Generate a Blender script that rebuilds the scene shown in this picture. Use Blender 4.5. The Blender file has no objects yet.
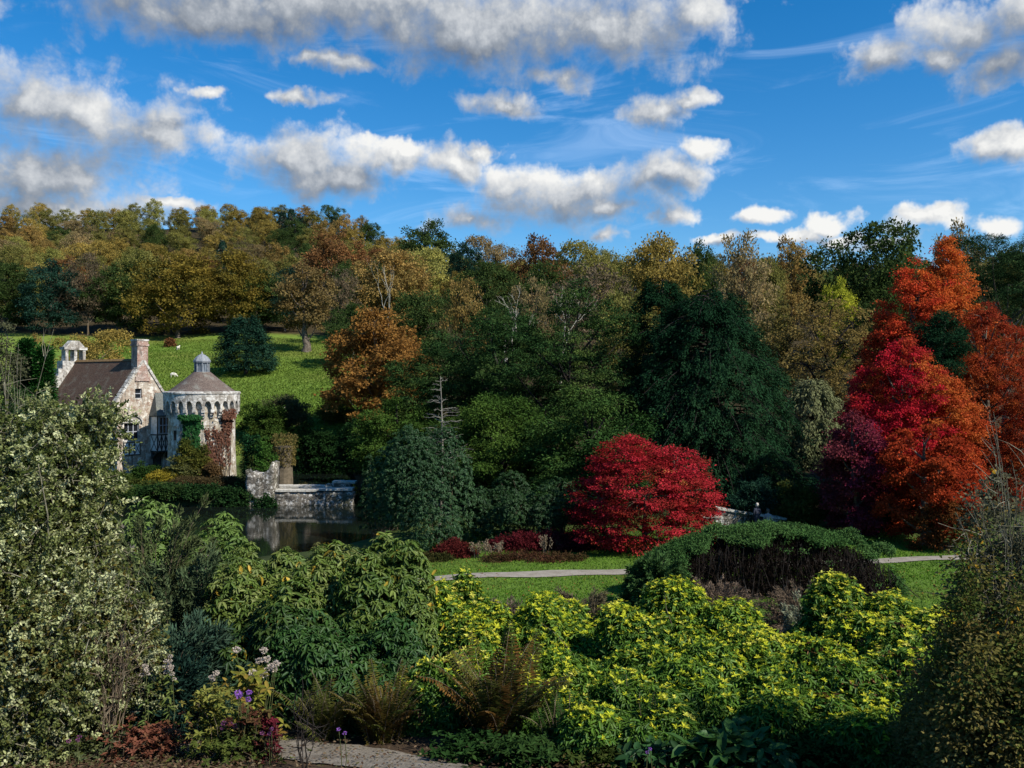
import bpy, math, random
import numpy as np
from math import radians as R, sin, cos, pi, sqrt

# ------------------------------------------------------------------ camera, sky, sun, exposure
F = 900.0          # focal length in pixels of the 1024 px wide picture
EYE = 10.5         # eye height above the moat water (z = 0)
scene = bpy.context.scene
COL = scene.collection
cam_d = bpy.data.cameras.new('camera'); cam = bpy.data.objects.new('camera', cam_d); COL.objects.link(cam)
cam.location = (0, 0, EYE); cam.rotation_euler = (R(90), 0, 0)
cam_d.sensor_width = 36.0; cam_d.lens = 36.0*F/1024; cam_d.clip_end = 8000; cam_d.clip_start = 0.05
scene.camera = cam

SUN_AZ, SUN_EL = 122.0, 42.0     # azimuth clockwise from the view direction (+Y), elevation
saz, sel = R(SUN_AZ), R(SUN_EL)
SUN = np.array([sin(saz)*cos(sel), cos(saz)*cos(sel), sin(sel)])
sl = bpy.data.lights.new('sun', 'SUN'); sl.energy = 3.8; sl.angle = R(0.5); sl.color = (1.0, 0.93, 0.82)
so = bpy.data.objects.new('sun', sl); COL.objects.link(so)
from mathutils import Vector
so.rotation_euler = Vector(SUN).to_track_quat('Z', 'Y').to_euler()
so.location = (60, -40, 80)
scene.view_settings.view_transform = 'Standard'
scene.view_settings.look = 'None'
scene.view_settings.gamma = 1.0
scene.view_settings.use_curve_mapping = False
scene.view_settings.exposure = 0.88
scene.render.engine = 'CYCLES'
cy = scene.cycles
cy.max_bounces = 6; cy.diffuse_bounces = 5; cy.glossy_bounces = 2; cy.transmission_bounces = 3
cy.transparent_max_bounces = 4; cy.caustics_reflective = False; cy.caustics_refractive = False
cy.use_denoising = True
cy.sample_clamp_indirect = 4.0

world = bpy.data.worlds.new('World'); scene.world = world; world.use_nodes = True

class NT:
    """small helper to write node trees"""
    def __init__(s, tree): s.t = tree; s.n = tree.nodes; s.l = tree.links
    def new(s, typ, **kw):
        nd = s.n.new(typ)
        for k, v in kw.items(): setattr(nd, k, v)
        return nd
    def put(s, sock, v):
        if hasattr(v, 'is_output') or hasattr(v, 'links'): s.l.new(v, sock)
        else: sock.default_value = v
    def math(s, op, a, b=None, c=None, clamp=False):
        nd = s.new('ShaderNodeMath', operation=op, use_clamp=clamp)
        s.put(nd.inputs[0], a)
        if b is not None: s.put(nd.inputs[1], b)
        if c is not None: s.put(nd.inputs[2], c)
        return nd.outputs[0]
    def vmath(s, op, a, b=None, c=None):
        nd = s.new('ShaderNodeVectorMath', operation=op)
        s.put(nd.inputs[0], a)
        if b is not None: s.put(nd.inputs[1], b)
        if c is not None: s.put(nd.inputs[2], c)
        return nd.outputs['Value'] if op in ('LENGTH', 'DOT_PRODUCT', 'DISTANCE') else nd.outputs[0]
    def noise(s, vec, scale, detail=4, rough=.55, dist=0.0, dim='3D'):
        nd = s.new('ShaderNodeTexNoise', noise_dimensions=dim)
        if vec is not None: s.l.new(vec, nd.inputs['Vector'])
        nd.inputs['Scale'].default_value = scale; nd.inputs['Detail'].default_value = detail
        nd.inputs['Roughness'].default_value = rough; nd.inputs['Distortion'].default_value = dist
        return nd.outputs['Fac']
    def mix(s, fac, a, b, blend='MIX'):
        nd = s.new('ShaderNodeMix', data_type='RGBA', blend_type=blend)
        s.put(nd.inputs[0], fac)
        for sock, v in ((nd.inputs[6], a), (nd.inputs[7], b)):
            if isinstance(v, tuple) and len(v) == 3: v = (*v, 1)
            s.put(sock, v)
        return nd.outputs[2]
    def ramp(s, fac, lo, hi):
        nd = s.new('ShaderNodeMapRange', interpolation_type='SMOOTHSTEP')
        s.put(nd.inputs[0], fac); nd.inputs[1].default_value = lo; nd.inputs[2].default_value = hi
        return nd.outputs[0]

# clouds: (pixel x, pixel y, half width, half height) read off the sky, turned into azimuth / elevation
CLOUDS = [(310,2,350,52),(600,28,160,58),(705,12,55,32),(470,30,180,54),(230,14,210,42),
          (80,116,135,48),(150,132,70,30),(50,172,125,50),(60,207,140,24),(170,207,60,10),
          (300,160,72,36),(330,185,66,26),(380,158,60,18),(300,97,42,9),(340,64,60,14),
          (455,165,45,22),(490,150,24,12),(505,103,42,15),
          (560,200,130,34),(520,185,50,28),(585,190,60,28),(650,178,60,24),(700,150,30,13),(470,215,60,22),(610,230,30,12),
          (660,112,58,22),(700,100,36,10),(680,212,34,16),(755,214,32,12),(880,58,42,26),(945,28,70,30),(1000,70,55,24),(1040,20,80,40),
          (1002,143,42,17),(835,222,28,13),(925,222,40,16),(985,226,36,13),(790,236,70,9),(720,240,40,8),(850,236,30,8),(890,243,40,8),(390,150,60,10),(310,60,40,12),(200,95,20,8),(930,60,40,18),(610,205,60,16),(560,75,60,16)]
wt = NT(world.node_tree); wt.n.clear()
grp = bpy.data.node_groups.new('cloud_density', 'ShaderNodeTree')
grp.interface.new_socket('P', in_out='INPUT', socket_type='NodeSocketVector')
grp.interface.new_socket('D', in_out='OUTPUT', socket_type='NodeSocketFloat')
grp.interface.new_socket('N', in_out='OUTPUT', socket_type='NodeSocketFloat')
g = NT(grp)
gi = g.new('NodeGroupInput'); go = g.new('NodeGroupOutput')
P = gi.outputs[0]
wn = g.new('ShaderNodeTexNoise', noise_dimensions='2D'); g.l.new(P, wn.inputs['Vector'])
wn.inputs['Scale'].default_value = 11.0; wn.inputs['Detail'].default_value = 5; wn.inputs['Roughness'].default_value = .6
warp = g.vmath('MULTIPLY', g.vmath('SUBTRACT', wn.outputs['Color'], (.5, .5, .5)), (.085, .05, 0))
PW = g.vmath('ADD', P, warp)
acc = None
for (cx, cyy, rx, ry) in CLOUDS:
    u, v = (cx-512)/F, (384-cyy)/F
    a, e = math.atan(u), math.atan(v*cos(math.atan(u)))
    dd = g.vmath('MULTIPLY', g.vmath('SUBTRACT', PW, (a, e, 0)), (F/rx, F/ry, 0))
    q = g.vmath('DOT_PRODUCT', dd, dd)
    acc = q if acc is None else g.math('SMOOTH_MIN', acc, q, .18)
body = g.math('SUBTRACT', 1.12, g.math('POWER', g.math('MAXIMUM', acc, 0.0), .5))
bil = g.noise(P, 24.0, 9, .64, .2, '2D')
soft = g.noise(P, 7.0, 3, .5, 0, '2D')
vor = g.new('ShaderNodeTexVoronoi', voronoi_dimensions='2D', feature='SMOOTH_F1'); g.l.new(g.vmath('ADD', P, g.vmath('MULTIPLY', warp, (.35, .35, 0))), vor.inputs['Vector'])
vor.inputs['Scale'].default_value = 21.0; vor.inputs['Detail'].default_value = 3; vor.inputs['Roughness'].default_value = .55; vor.inputs['Lacunarity'].default_value = 2.3; vor.inputs['Smoothness'].default_value = .35
puff = g.math('MULTIPLY', g.math('SUBTRACT', .58, vor.outputs['Distance']), .42)
d0 = g.math('ADD', g.math('ADD', body, puff), g.math('MULTIPLY', g.math('SUBTRACT', bil, .5), .72))
d0 = g.math('ADD', d0, g.math('MULTIPLY', g.math('SUBTRACT', soft, .5), .5))
g.l.new(d0, go.inputs[0]); g.l.new(bil, go.inputs[1])
tc = wt.new('ShaderNodeTexCoord')
sep = wt.new('ShaderNodeSeparateXYZ'); wt.l.new(tc.outputs['Generated'], sep.inputs[0])
az = wt.math('ARCTAN2', sep.outputs[0], sep.outputs[1]); el = wt.math('ARCSINE', sep.outputs[2])
cmb = wt.new('ShaderNodeCombineXYZ'); wt.l.new(az, cmb.inputs[0]); wt.l.new(el, cmb.inputs[1])
def dens(off):
    nd = wt.new('ShaderNodeGroup', node_tree=grp)
    wt.l.new(wt.vmath('ADD', cmb.outputs[0], off), nd.inputs[0])
    return nd.outputs[0]
D0 = dens((0, 0, 0)); D1 = dens((.012, .011, 0)); D2 = dens((.035, .034, 0))
lit = wt.math('ADD', wt.math('MULTIPLY', wt.math('SUBTRACT', D0, D1), .42), wt.math('MULTIPLY', wt.math('SUBTRACT', D0, D2), .40))
thick = wt.ramp(D0, .08, .75)
lit = wt.math('ADD', wt.math('SUBTRACT', .68, wt.math('MULTIPLY', thick, .46)), lit, clamp=True)
amr = wt.new('ShaderNodeMapRange', interpolation_type='SMOOTHSTEP'); wt.l.new(D0, amr.inputs[0]); amr.inputs[1].default_value = .0
wt.l.new(wt.math('SUBTRACT', 1.0, wt.math('MULTIPLY', lit, .40)), amr.inputs[2]); alpha = amr.outputs[0]
crm = wt.new('ShaderNodeValToRGB'); wt.l.new(lit, crm.inputs[0])
cr = crm.color_ramp; cr.elements[0].position = .0; cr.elements[0].color = (.17, .20, .25, 1)
cr.elements[1].position = 1.0; cr.elements[1].color = (.92, .92, .90, 1)
for pos, c in ((.35, (.33, .37, .43, 1)), (.62, (.58, .61, .65, 1))):
    e_ = cr.elements.new(pos); e_.color = c
sky = wt.new('ShaderNodeTexSky', sky_type='NISHITA', sun_disc=False)
sky.sun_elevation = sel; sky.sun_rotation = saz; sky.altitude = 300; sky.air_density = 1.0; sky.dust_density = .3; sky.ozone_density = 4.0
gam = wt.new('ShaderNodeGamma'); wt.l.new(sky.outputs[0], gam.inputs[0]); gam.inputs[1].default_value = 1.0
SKY_STR = 0.15
hs = wt.new('ShaderNodeHueSaturation'); hs.inputs['Saturation'].default_value = 1.38; hs.inputs['Value'].default_value = .54
wt.l.new(gam.outputs[0], hs.inputs['Color'])
# thin high streaks
strk = wt.noise(wt.vmath('MULTIPLY', cmb.outputs[0], (3.0, 14.0, 1)), 1.6, 6, .6, .6, '2D')
strk = wt.math('MULTIPLY', wt.ramp(strk, .50, .85), .16)
skyc = wt.mix(strk, hs.outputs[0], (5.5, 6.2, 7.0))
cl = wt.vmath('SCALE', crm.outputs[0]); cl.node.inputs['Scale'].default_value = .55/SKY_STR
fin = wt.mix(alpha, skyc, cl)
bg = wt.new('ShaderNodeBackground'); wt.l.new(fin, bg.inputs[0]); bg.inputs[1].default_value = SKY_STR
wo = wt.new('ShaderNodeOutputWorld'); wt.l.new(bg.outputs[0], wo.inputs[0])
world.cycles.sampling_method = 'MANUAL'; world.cycles.sample_map_resolution = 256

# ------------------------------------------------------------------ materials
def leaf_mat(name, transl=.28, gloss=.04, rough=.5):
    m = bpy.data.materials.new(name); m.use_nodes = True; t = NT(m.node_tree); t.n.clear()
    at_ = t.new('ShaderNodeAttribute', attribute_name='tint'); oi = t.new('ShaderNodeObjectInfo')
    c = t.mix(1.0, at_.outputs['Color'], oi.outputs['Color'], 'MULTIPLY')
    df = t.new('ShaderNodeBsdfDiffuse'); t.l.new(c, df.inputs[0])
    tr = t.new('ShaderNodeBsdfTranslucent'); t.l.new(c, tr.inputs[0])
    mx = t.new('ShaderNodeMixShader'); mx.inputs[0].default_value = transl
    t.l.new(df.outputs[0], mx.inputs[1]); t.l.new(tr.outputs[0], mx.inputs[2])
    out = t.new('ShaderNodeOutputMaterial')
    if gloss > 0:
        gl = t.new('ShaderNodeBsdfGlossy'); gl.inputs['Roughness'].default_value = rough; gl.inputs['Color'].default_value = (.8, .85, .9, 1)
        m2 = t.new('ShaderNodeMixShader'); m2.inputs[0].default_value = gloss
        t.l.new(mx.outputs[0], m2.inputs[1]); t.l.new(gl.outputs[0], m2.inputs[2]); t.l.new(m2.outputs[0], out.inputs[0])
    else: t.l.new(mx.outputs[0], out.inputs[0])
    return m
LEAF = leaf_mat('foliage', .36, 0)
NEEDLE = leaf_mat('needles', .12, 0)
SHINY = leaf_mat('glossy_foliage', .28, .015, .5)

def noise_mat(name, cols, scale=3.0, rough=.9, bump=.3, detail=6, lo=.35, hi=.65, bscale=None, use_tint=False, spec=.2):
    """colour ramp over object space noise, bump from a finer noise"""
    m = bpy.data.materials.new(name); m.use_nodes = True; t = NT(m.node_tree)
    b = t.n['Principled BSDF']; b.inputs['Roughness'].default_value = rough; b.inputs['Specular IOR Level'].default_value = spec
    tc = t.new('ShaderNodeTexCoord'); co = tc.outputs['Object']
    f = t.noise(co, scale, detail, .65)
    rp = t.new('ShaderNodeValToRGB'); t.l.new(f, rp.inputs[0]); el = rp.color_ramp.elements
    n = len(cols)
    for i, c in enumerate(cols):
        p = lo+(hi-lo)*i/max(1, n-1)
        e = el[i] if i < 2 else el.new(p)
        e.position = p; e.color = (*c, 1)
    col = rp.outputs[0]
    if use_tint:
        a = t.new('ShaderNodeAttribute', attribute_name='tint')
        col = t.mix(1.0, a.outputs['Color'], col, 'MULTIPLY')
    t.l.new(col, b.inputs['Base Color'])
    if bump:
        bp = t.new('ShaderNodeBump'); bp.inputs['Strength'].default_value = bump; bp.inputs['Distance'].default_value = .1
        t.l.new(t.noise(co, bscale or scale*4, 5, .6), bp.inputs['Height']); t.l.new(bp.outputs[0], b.inputs['Normal'])
    return m
BARK = noise_mat('bark', [(.05,.04,.03),(.11,.09,.07),(.17,.15,.12)], 3, .95, .5)
PALEBARK = noise_mat('pale_bark', [(.22,.20,.16),(.36,.34,.28),(.48,.46,.38)], 5, .9, .3)
DARKSTEM = noise_mat('dark_stems', [(.008,.007,.006),(.02,.016,.014),(.035,.03,.026)], 6, .95, .2)
TWIG = noise_mat('twigs', [(.06,.045,.03),(.12,.09,.06),(.22,.19,.13)], 6, .95, .2)

# ------------------------------------------------------------------ mesh helpers
def mesh_quads(name, V, Q, mat, tint=None, smooth=False):
    V = np.asarray(V, np.float32).reshape(-1, 3); Q = np.asarray(Q, np.int32).reshape(-1, 4)
    me = bpy.data.meshes.new(name)
    me.vertices.add(len(V)); me.vertices.foreach_set('co', V.ravel())
    me.loops.add(Q.size); me.loops.foreach_set('vertex_index', Q.ravel())
    me.polygons.add(len(Q)); me.polygons.foreach_set('loop_start', np.arange(0, Q.size, 4, dtype=np.int32))
    if smooth: me.polygons.foreach_set('use_smooth', np.ones(len(Q), bool))
    me.update(calc_edges=True)
    if tint is not None:
        a = me.attributes.new('tint', 'FLOAT_COLOR', 'POINT')
        c = np.ones((len(V), 4), np.float32); c[:, :3] = tint
        a.data.foreach_set('color', c.ravel())
    me.materials.append(mat)
    return me
def nrm(a):
    a = np.asarray(a, float)
    return a/np.maximum(np.linalg.norm(a, axis=-1, keepdims=True), 1e-9)
def leaves(pos, dirv, nor, L, W, tint, six=False, fold=.12, curl=.15):
    """one leaf per row. four-vertex diamonds, or folded six-vertex leaves when seen close"""
    n = len(pos); L = np.broadcast_to(np.asarray(L, float), (n,))[:, None]; W = np.broadcast_to(np.asarray(W, float), (n,))[:, None]
    d = nrm(dirv); s = nrm(np.cross(d, nor)); u = np.cross(s, d)
    if not six:
        V = np.stack([pos, pos+d*L*.5+s*W*.5, pos+d*L-u*L*curl, pos+d*L*.5-s*W*.5], 1)
        k = 4; q = np.array([[0, 1, 2, 3]])
    else:
        b = pos; tip = pos+d*L-u*L*curl
        l1 = pos+d*L*.3+s*W*.45+u*L*fold*.5; l2 = pos+d*L*.68+s*W*.42+u*L*(fold*.5-curl*.45)
        r1 = pos+d*L*.3-s*W*.45+u*L*fold*.5; r2 = pos+d*L*.68-s*W*.42+u*L*(fold*.5-curl*.45)
        V = np.stack([b, l1, l2, tip, r2, r1], 1); k = 6; q = np.array([[0, 1, 2, 3], [0, 3, 4, 5]])
    Q = (np.arange(n)[:, None, None]*k+q[None]).reshape(-1, 4)
    T = np.repeat(tint, k, 0)
    return V.reshape(-1, 3), Q, T
def cat(parts):
    """join (V,Q,T) triples"""
    V, Q, T, o = [], [], [], 0
    for v, q, t in parts:
        V.append(v); Q.append(q+o); T.append(t); o += len(v)
    return np.concatenate(V), np.concatenate(Q), np.concatenate(T)
def tubes(paths, sides=5):
    """paths: list of (points (n,3), radii (n,)) -> quads; open tubes that taper"""
    V, Q, o = [], [], 0
    ang = np.linspace(0, 2*pi, sides, endpoint=False)
    for p, r in paths:
        p = np.asarray(p, float); n = len(p); r = np.broadcast_to(np.asarray(r, float), (n,))
        t = nrm(np.gradient(p, axis=0)); ref = np.array([0, 0, 1.]) if abs(t[0, 2]) < .9 else np.array([1., 0, 0])
        a = nrm(np.cross(t, ref)); b = np.cross(t, a)
        ring = p[:, None]+r[:, None, None]*(np.cos(ang)[None, :, None]*a[:, None]+np.sin(ang)[None, :, None]*b[:, None])
        V.append(ring.reshape(-1, 3))
        i = np.arange(n-1)[:, None]*sides; j = np.arange(sides)[None]; j2 = (j+1) % sides
        Q.append((np.stack([i+j, i+j2, i+sides+j2, i+sides+j], -1)+o).reshape(-1, 4)); o += n*sides
    return np.concatenate(V), np.concatenate(Q)
def tube_mesh(name, paths, mat, sides=5):
    V, Q = tubes(paths, sides); return mesh_quads(name, V, Q, mat, None, True)

class MB:
    """collects boxes, prisms, lathes into one mesh"""
    def __init__(s): s.v = []; s.f = []
    def add(s, vs, fs):
        o = len(s.v); s.v += [tuple(map(float, v)) for v in vs]; s.f += [tuple(i+o for i in f) for f in fs]; return s
    def box(s, x0, x1, y0, y1, z0, z1):
        return s.add([(x0,y0,z0),(x1,y0,z0),(x1,y1,z0),(x0,y1,z0),(x0,y0,z1),(x1,y0,z1),(x1,y1,z1),(x0,y1,z1)],
                     [(3,2,1,0),(4,5,6,7),(0,1,5,4),(1,2,6,5),(2,3,7,6),(3,0,4,7)])
    def prism(s, poly, y0, y1):
        """polygon in x,z (anticlockwise seen from -y) pushed from y0 to y1"""
        n = len(poly)
        return s.add([(x, y0, z) for x, z in poly]+[(x, y1, z) for x, z in poly],
                     [tuple(range(n)), tuple(range(2*n-1, n-1, -1))]+[(i+n, (i+1) % n+n, (i+1) % n, i) for i in range(n)])
    def beam(s, p, q, w, h=None):
        p, q = np.array(p, float), np.array(q, float); h = h or w
        t = nrm(q-p); ref = np.array([0, 0, 1.]) if abs(t[2]) < .9 else np.array([0, 1., 0])
        a = nrm(np.cross(t, ref))*w/2; b = nrm(np.cross(a, t))*h/2
        vs = [p-a-b, p+a-b, p+a+b, p-a+b, q-a-b, q+a-b, q+a+b, q-a+b]
        return s.add(vs, [(0,3,2,1),(4,5,6,7),(0,1,5,4),(1,2,6,5),(2,3,7,6),(3,0,4,7)])
    def lathe(s, prof, n=24, cx=0, cy=0, a0=0, closed=True):
        vs = [(cx+r*cos(a0+2*pi*i/n), cy+r*sin(a0+2*pi*i/n), z) for r, z in prof for i in range(n)]
        fs = [(k*n+i, k*n+(i+1) % n, (k+1)*n+(i+1) % n, (k+1)*n+i) for k in range(len(prof)-1) for i in range(n)]
        return s.add(vs, fs)
    def mesh(s, name, mat, smooth=False):
        me = bpy.data.meshes.new(name); me.from_pydata(s.v, [], s.f); me.update(); me.materials.append(mat)
        if smooth: me.polygons.foreach_set('use_smooth', [True]*len(me.polygons))
        return me

def tag(o, label=None, cat_=None, group=None, kind=None):
    if label: o['label'] = label
    if cat_: o['category'] = cat_
    if group: o['group'] = group
    if kind: o['kind'] = kind
    return o
def thing(name, label, cat_, loc=(0, 0, 0), rotz=0, group=None):
    o = bpy.data.objects.new(name, None); COL.objects.link(o); o.location = loc; o.rotation_euler = (0, 0, rotz)
    o.empty_display_size = .2
    return tag(o, label, cat_, group)
def part(name, me, parent, loc=(0, 0, 0), rotz=0):
    o = bpy.data.objects.new(name, me); COL.objects.link(o); o.parent = parent; o.location = loc; o.rotation_euler = (0, 0, rotz)
    return o
def single(name, me, label, cat_, loc=(0, 0, 0), rotz=0, group=None):
    o = bpy.data.objects.new(name, me); COL.objects.link(o); o.location = loc; o.rotation_euler = (0, 0, rotz)
    return tag(o, label, cat_, group)
def structure(name, me, kind='structure'):
    o = bpy.data.objects.new(name, me); COL.objects.link(o); o['kind'] = kind; return o

# ------------------------------------------------------------------ terrain
LY = np.array([[-60,9.6],[0,8.9],[4,8.0],[7.5,6.9],[9.6,6.5],[12,6.2],[17,5.2],[24,3.4],[32,1.9],[40,1.2],[45,.75],[50,.4],[58,.3],[90,.9],[106,1.0],[113,4.0],[118,6.0],[125,7.2],[160,13],[205,21],[300,42],[450,89],[620,95],[3500,70]])
RY = np.array([[-60,9.6],[0,8.9],[4,8.0],[7.5,6.9],[9.6,6.5],[12,6.2],[17,5.2],[24,3.4],[32,1.9],[40,1.3],[50,1.1],[70,1.5],[100,5],[130,10],[205,22],[260,31],[330,42],[450,56],[620,60],[3500,50]])
def sstep(x, a, b):
    t = np.clip((x-a)/(b-a), 0, 1); return t*t*(3-2*t)
def capsule(x, y, a, b):
    a = np.array(a, float); b = np.array(b, float); ab = b-a
    t = np.clip(((x-a[0])*ab[0]+(y-a[1])*ab[1])/(ab@ab), 0, 1)
    return np.hypot(x-a[0]-t*ab[0], y-a[1]-t*ab[1])
def moat(x, y):
    d = np.minimum(capsule(x, y, (-52, 65), (-20, 65.2))-12.3, capsule(x, y, (-17, 74), (-24, 103))-6.0)
    return 1-sstep(d, -1.0, .8)
def H(x, y):
    x = np.asarray(x, float); y = np.asarray(y, float)
    w = sstep(x/np.maximum(y, 8), -.25, .0)
    h = np.interp(y, LY[:, 0], LY[:, 1])*(1-w)+np.interp(y, RY[:, 0], RY[:, 1])*w
    far = sstep(y, 100, 180)
    h = h+far*(1.2*np.sin(x*.031+1)*np.cos(y*.023)+.5*np.sin(x*.11+y*.07))+.05*np.sin(x*.9)*np.sin(y*.7+x*.3)
    m = moat(x, y)
    return h*(1-m)-1.3*m
def hz(x, y): return float(H(x, y))
def at(px, py, d): return np.array([(px-512)/F*d, d, EYE+(384-py)/F*d])
def gp(px, d):
    x = (px-512)/F*d; return (x, d, hz(x, d))

def axis_pts(lst):
    out = []
    for a, b, st in lst: out += list(np.arange(a, b, st))
    return np.array(out+[lst[-1][1]])
gx = axis_pts([(-3500,-400,200),(-400,-70,12),(-70,-45,1.6),(-45,12,.6),(12,60,1.6),(60,400,12),(400,3500,200)])
gy = axis_pts([(-300,-20,25),(-20,4,2),(4,14,.4),(14,50,1.2),(50,126,.7),(126,220,2.5),(220,700,12),(700,3500,200)])
GX, GY = np.meshgrid(gx, gy); GZ = H(GX, GY)
nx, ny = len(gx), len(gy)
i = np.arange(ny-1)[:, None]*nx+np.arange(nx-1)[None]
Qg = np.stack([i, i+1, i+nx+1, i+nx], -1).reshape(-1, 4)
x_, y_ = GX.ravel(), GY.ravel()
t_ = x_/np.maximum(y_, 8)
soil = np.array([.055,.038,.025]); lawn = np.array([.085,.15,.022]); mead = np.array([.12,.19,.03]); wood = np.array([.045,.035,.018]); mud = np.array([.03,.026,.018])
T = np.tile(soil, (len(x_), 1))
def lay(T, c, m): return T*(1-m[:, None])+c*m[:, None]
T = lay(T, np.array([.05,.09,.015]), sstep(y_, 22, 30))
T = lay(T, lawn, sstep(y_, 34, 36))
T = lay(T, np.array([.03,.042,.014]), sstep(y_, 28, 34)*(1-sstep(t_, -.17, -.11)))
T = lay(T, np.array([.05,.075,.018]), sstep(y_, 52, 56))
T = lay(T, mead, sstep(y_, 104, 112)*(1-sstep(t_, -.12, -.06)))
patch = (np.sin(x_*.21+y_*.09)+np.sin(y_*.17-x_*.06)+np.sin(x_*.05+y_*.31))/3
T = lay(T, np.array([.17,.17,.04]), sstep(y_, 104, 112)*(1-sstep(t_, -.12, -.06))*np.clip(patch, 0, 1)*.8)
T = lay(T, wood, np.maximum(sstep(y_, 206, 212), sstep(t_, -.12, -.06)*sstep(y_, 60, 66)))
T = lay(T, mud, sstep(moat(x_, y_), .02, .5))
GROUND = noise_mat('ground', [(.55,.55,.5),(1,1,1),(1.25,1.2,1.0)], .9, .95, .6, 8, .3, .7, 6.0, True, .1)
structure('ground', mesh_quads('ground', np.stack([x_, y_, GZ.ravel()], -1), Qg, GROUND, T, True))

def ribbon(name, ctr, wid, mat, lift=.035, sub=10):
    ctr = np.array(ctr, float)
    tt = np.linspace(0, len(ctr)-1, (len(ctr)-1)*sub+1)
    c = np.stack([np.interp(tt, np.arange(len(ctr)), ctr[:, k]) for k in (0, 1)], -1)
    for _ in range(sub): c[1:-1] = (c[:-2]+2*c[1:-1]+c[2:])/4
    tn = nrm(np.gradient(c, axis=0)); sd = np.stack([-tn[:, 1], tn[:, 0]], -1)
    k = np.linspace(-1, 1, 7)
    edge = 1+.05*np.sin(tt*5.1)+.04*np.sin(tt*13.0)+np.random.default_rng(3).normal(size=len(tt))*.035
    pts = c[:, None]+sd[:, None]*(k[None, :, None]*wid/2*edge[:, None, None])
    z = H(pts[..., 0], pts[..., 1])+lift-.02*np.abs(k)[None]**3
    V = np.concatenate([pts, z[..., None]], -1).reshape(-1, 3); n = len(c)
    ii = np.arange(n-1)[:, None]*7+np.arange(6)[None]
    return structure(name, mesh_quads(name, V, np.stack([ii, ii+7, ii+8, ii+1], -1).reshape(-1, 4), mat, None, True))
GRAVEL = noise_mat('gravel', [(.10,.085,.065),(.17,.15,.12),(.24,.215,.18)], 5, .95, .4, 8, .3, .7, 30)
PALEGRAVEL = noise_mat('pale_gravel', [(.20,.175,.14),(.28,.255,.215)], 2, .95, .3)
ribbon('garden_path', [(-7,11.0),(-4.0,10.3),(-2.5,9.95),(-1.5,9.55),(-.85,9.1),(-.5,8.4),(-.35,7.2)], .85, GRAVEL)
ribbon('lawn_path', [(-22,40.5),(-14,41.5),(-4,43),(6,44.6),(14,46.5),(24,48.5),(36,50.5)], 1.3, PALEGRAVEL, .06)

wm = bpy.data.materials.new('moat_water'); wm.use_nodes = True; t = NT(wm.node_tree); b = t.n['Principled BSDF']
b.inputs['Base Color'].default_value = (.006, .009, .007, 1); b.inputs['Roughness'].default_value = .03; b.inputs['IOR'].default_value = 1.33
tcw = t.new('ShaderNodeTexCoord'); bp = t.new('ShaderNodeBump'); bp.inputs['Strength'].default_value = .05; bp.inputs['Distance'].default_value = .05
t.l.new(t.noise(t.vmath('MULTIPLY', tcw.outputs['Object'], (1, 2.2, 1)), 1.6, 3, .5), bp.inputs['Height']); t.l.new(bp.outputs[0], b.inputs['Normal'])
wmb = MB(); wmb.add([(-75,50,0),(0,50,0),(0,125,0),(-75,125,0)], [(0,1,2,3)])
structure('water', wmb.mesh('water', wm))
# ------------------------------------------------------------------ vegetation generators
def unit(rng, n):
    v = rng.normal(size=(n, 3)); return nrm(v)
def lown(p, seed, s):
    """smooth low frequency variation in -1..1 over points"""
    r = np.random.default_rng(seed); out = np.zeros(len(p))
    for k in range(4):
        d = nrm(r.normal(size=3)); out += np.sin(p@d*s*(1+.6*k)+r.uniform(0, 6))/(1+.5*k)
    return np.clip(out/1.6, -1, 1)
def pal(rng, p, seed, s, cols, jit=.25, own=.5):
    """leaf colours: drift through a palette in patches over the plant plus a jitter per clump / leaf"""
    cols = np.array(cols, float); n = len(cols)
    f = (.5+.5*lown(p, seed, s))*(1-own)+own*rng.random(len(p))
    f = np.clip(f, 0, .9999)*(n-1); i0 = f.astype(int); w = (f-i0)[:, None]
    c = cols[i0]*(1-w)+cols[np.minimum(i0+1, n-1)]*w
    return c*rng.uniform(1-jit, 1+jit, (len(p), 1))
def clump_centres(rng, lobes, n, shell=(.78, 1.04), inner=.12, low=-.55):
    lobes = np.array(lobes, float); C, Rr = lobes[:, :3], lobes[:, 3:6]
    w = (Rr[:, 0]*Rr[:, 2])+(Rr[:, 0]*Rr[:, 1]); w /= w.sum()
    out, outd = [], []
    tot = 0
    while tot < n:
        m = n*2
        li = rng.choice(len(lobes), m, p=w); d = unit(rng, m); d = d[d[:, 2] > low]; li = li[:len(d)]
        fr = rng.uniform(*shell, len(d)); inn = rng.random(len(d)) < inner; fr[inn] = rng.uniform(.3, .75, inn.sum())
        p = C[li]+d*Rr[li]*fr[:, None]
        q = np.linalg.norm((p[:, None]-C[None])/Rr[None], axis=2); q[np.arange(len(p)), li] = 9
        ok = (q.min(1) > .72) | inn
        out.append(p[ok]); outd.append(nrm(d[ok]/Rr[li][ok])); tot += ok.sum()
    return np.concatenate(out)[:n], np.concatenate(outd)[:n]
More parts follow.
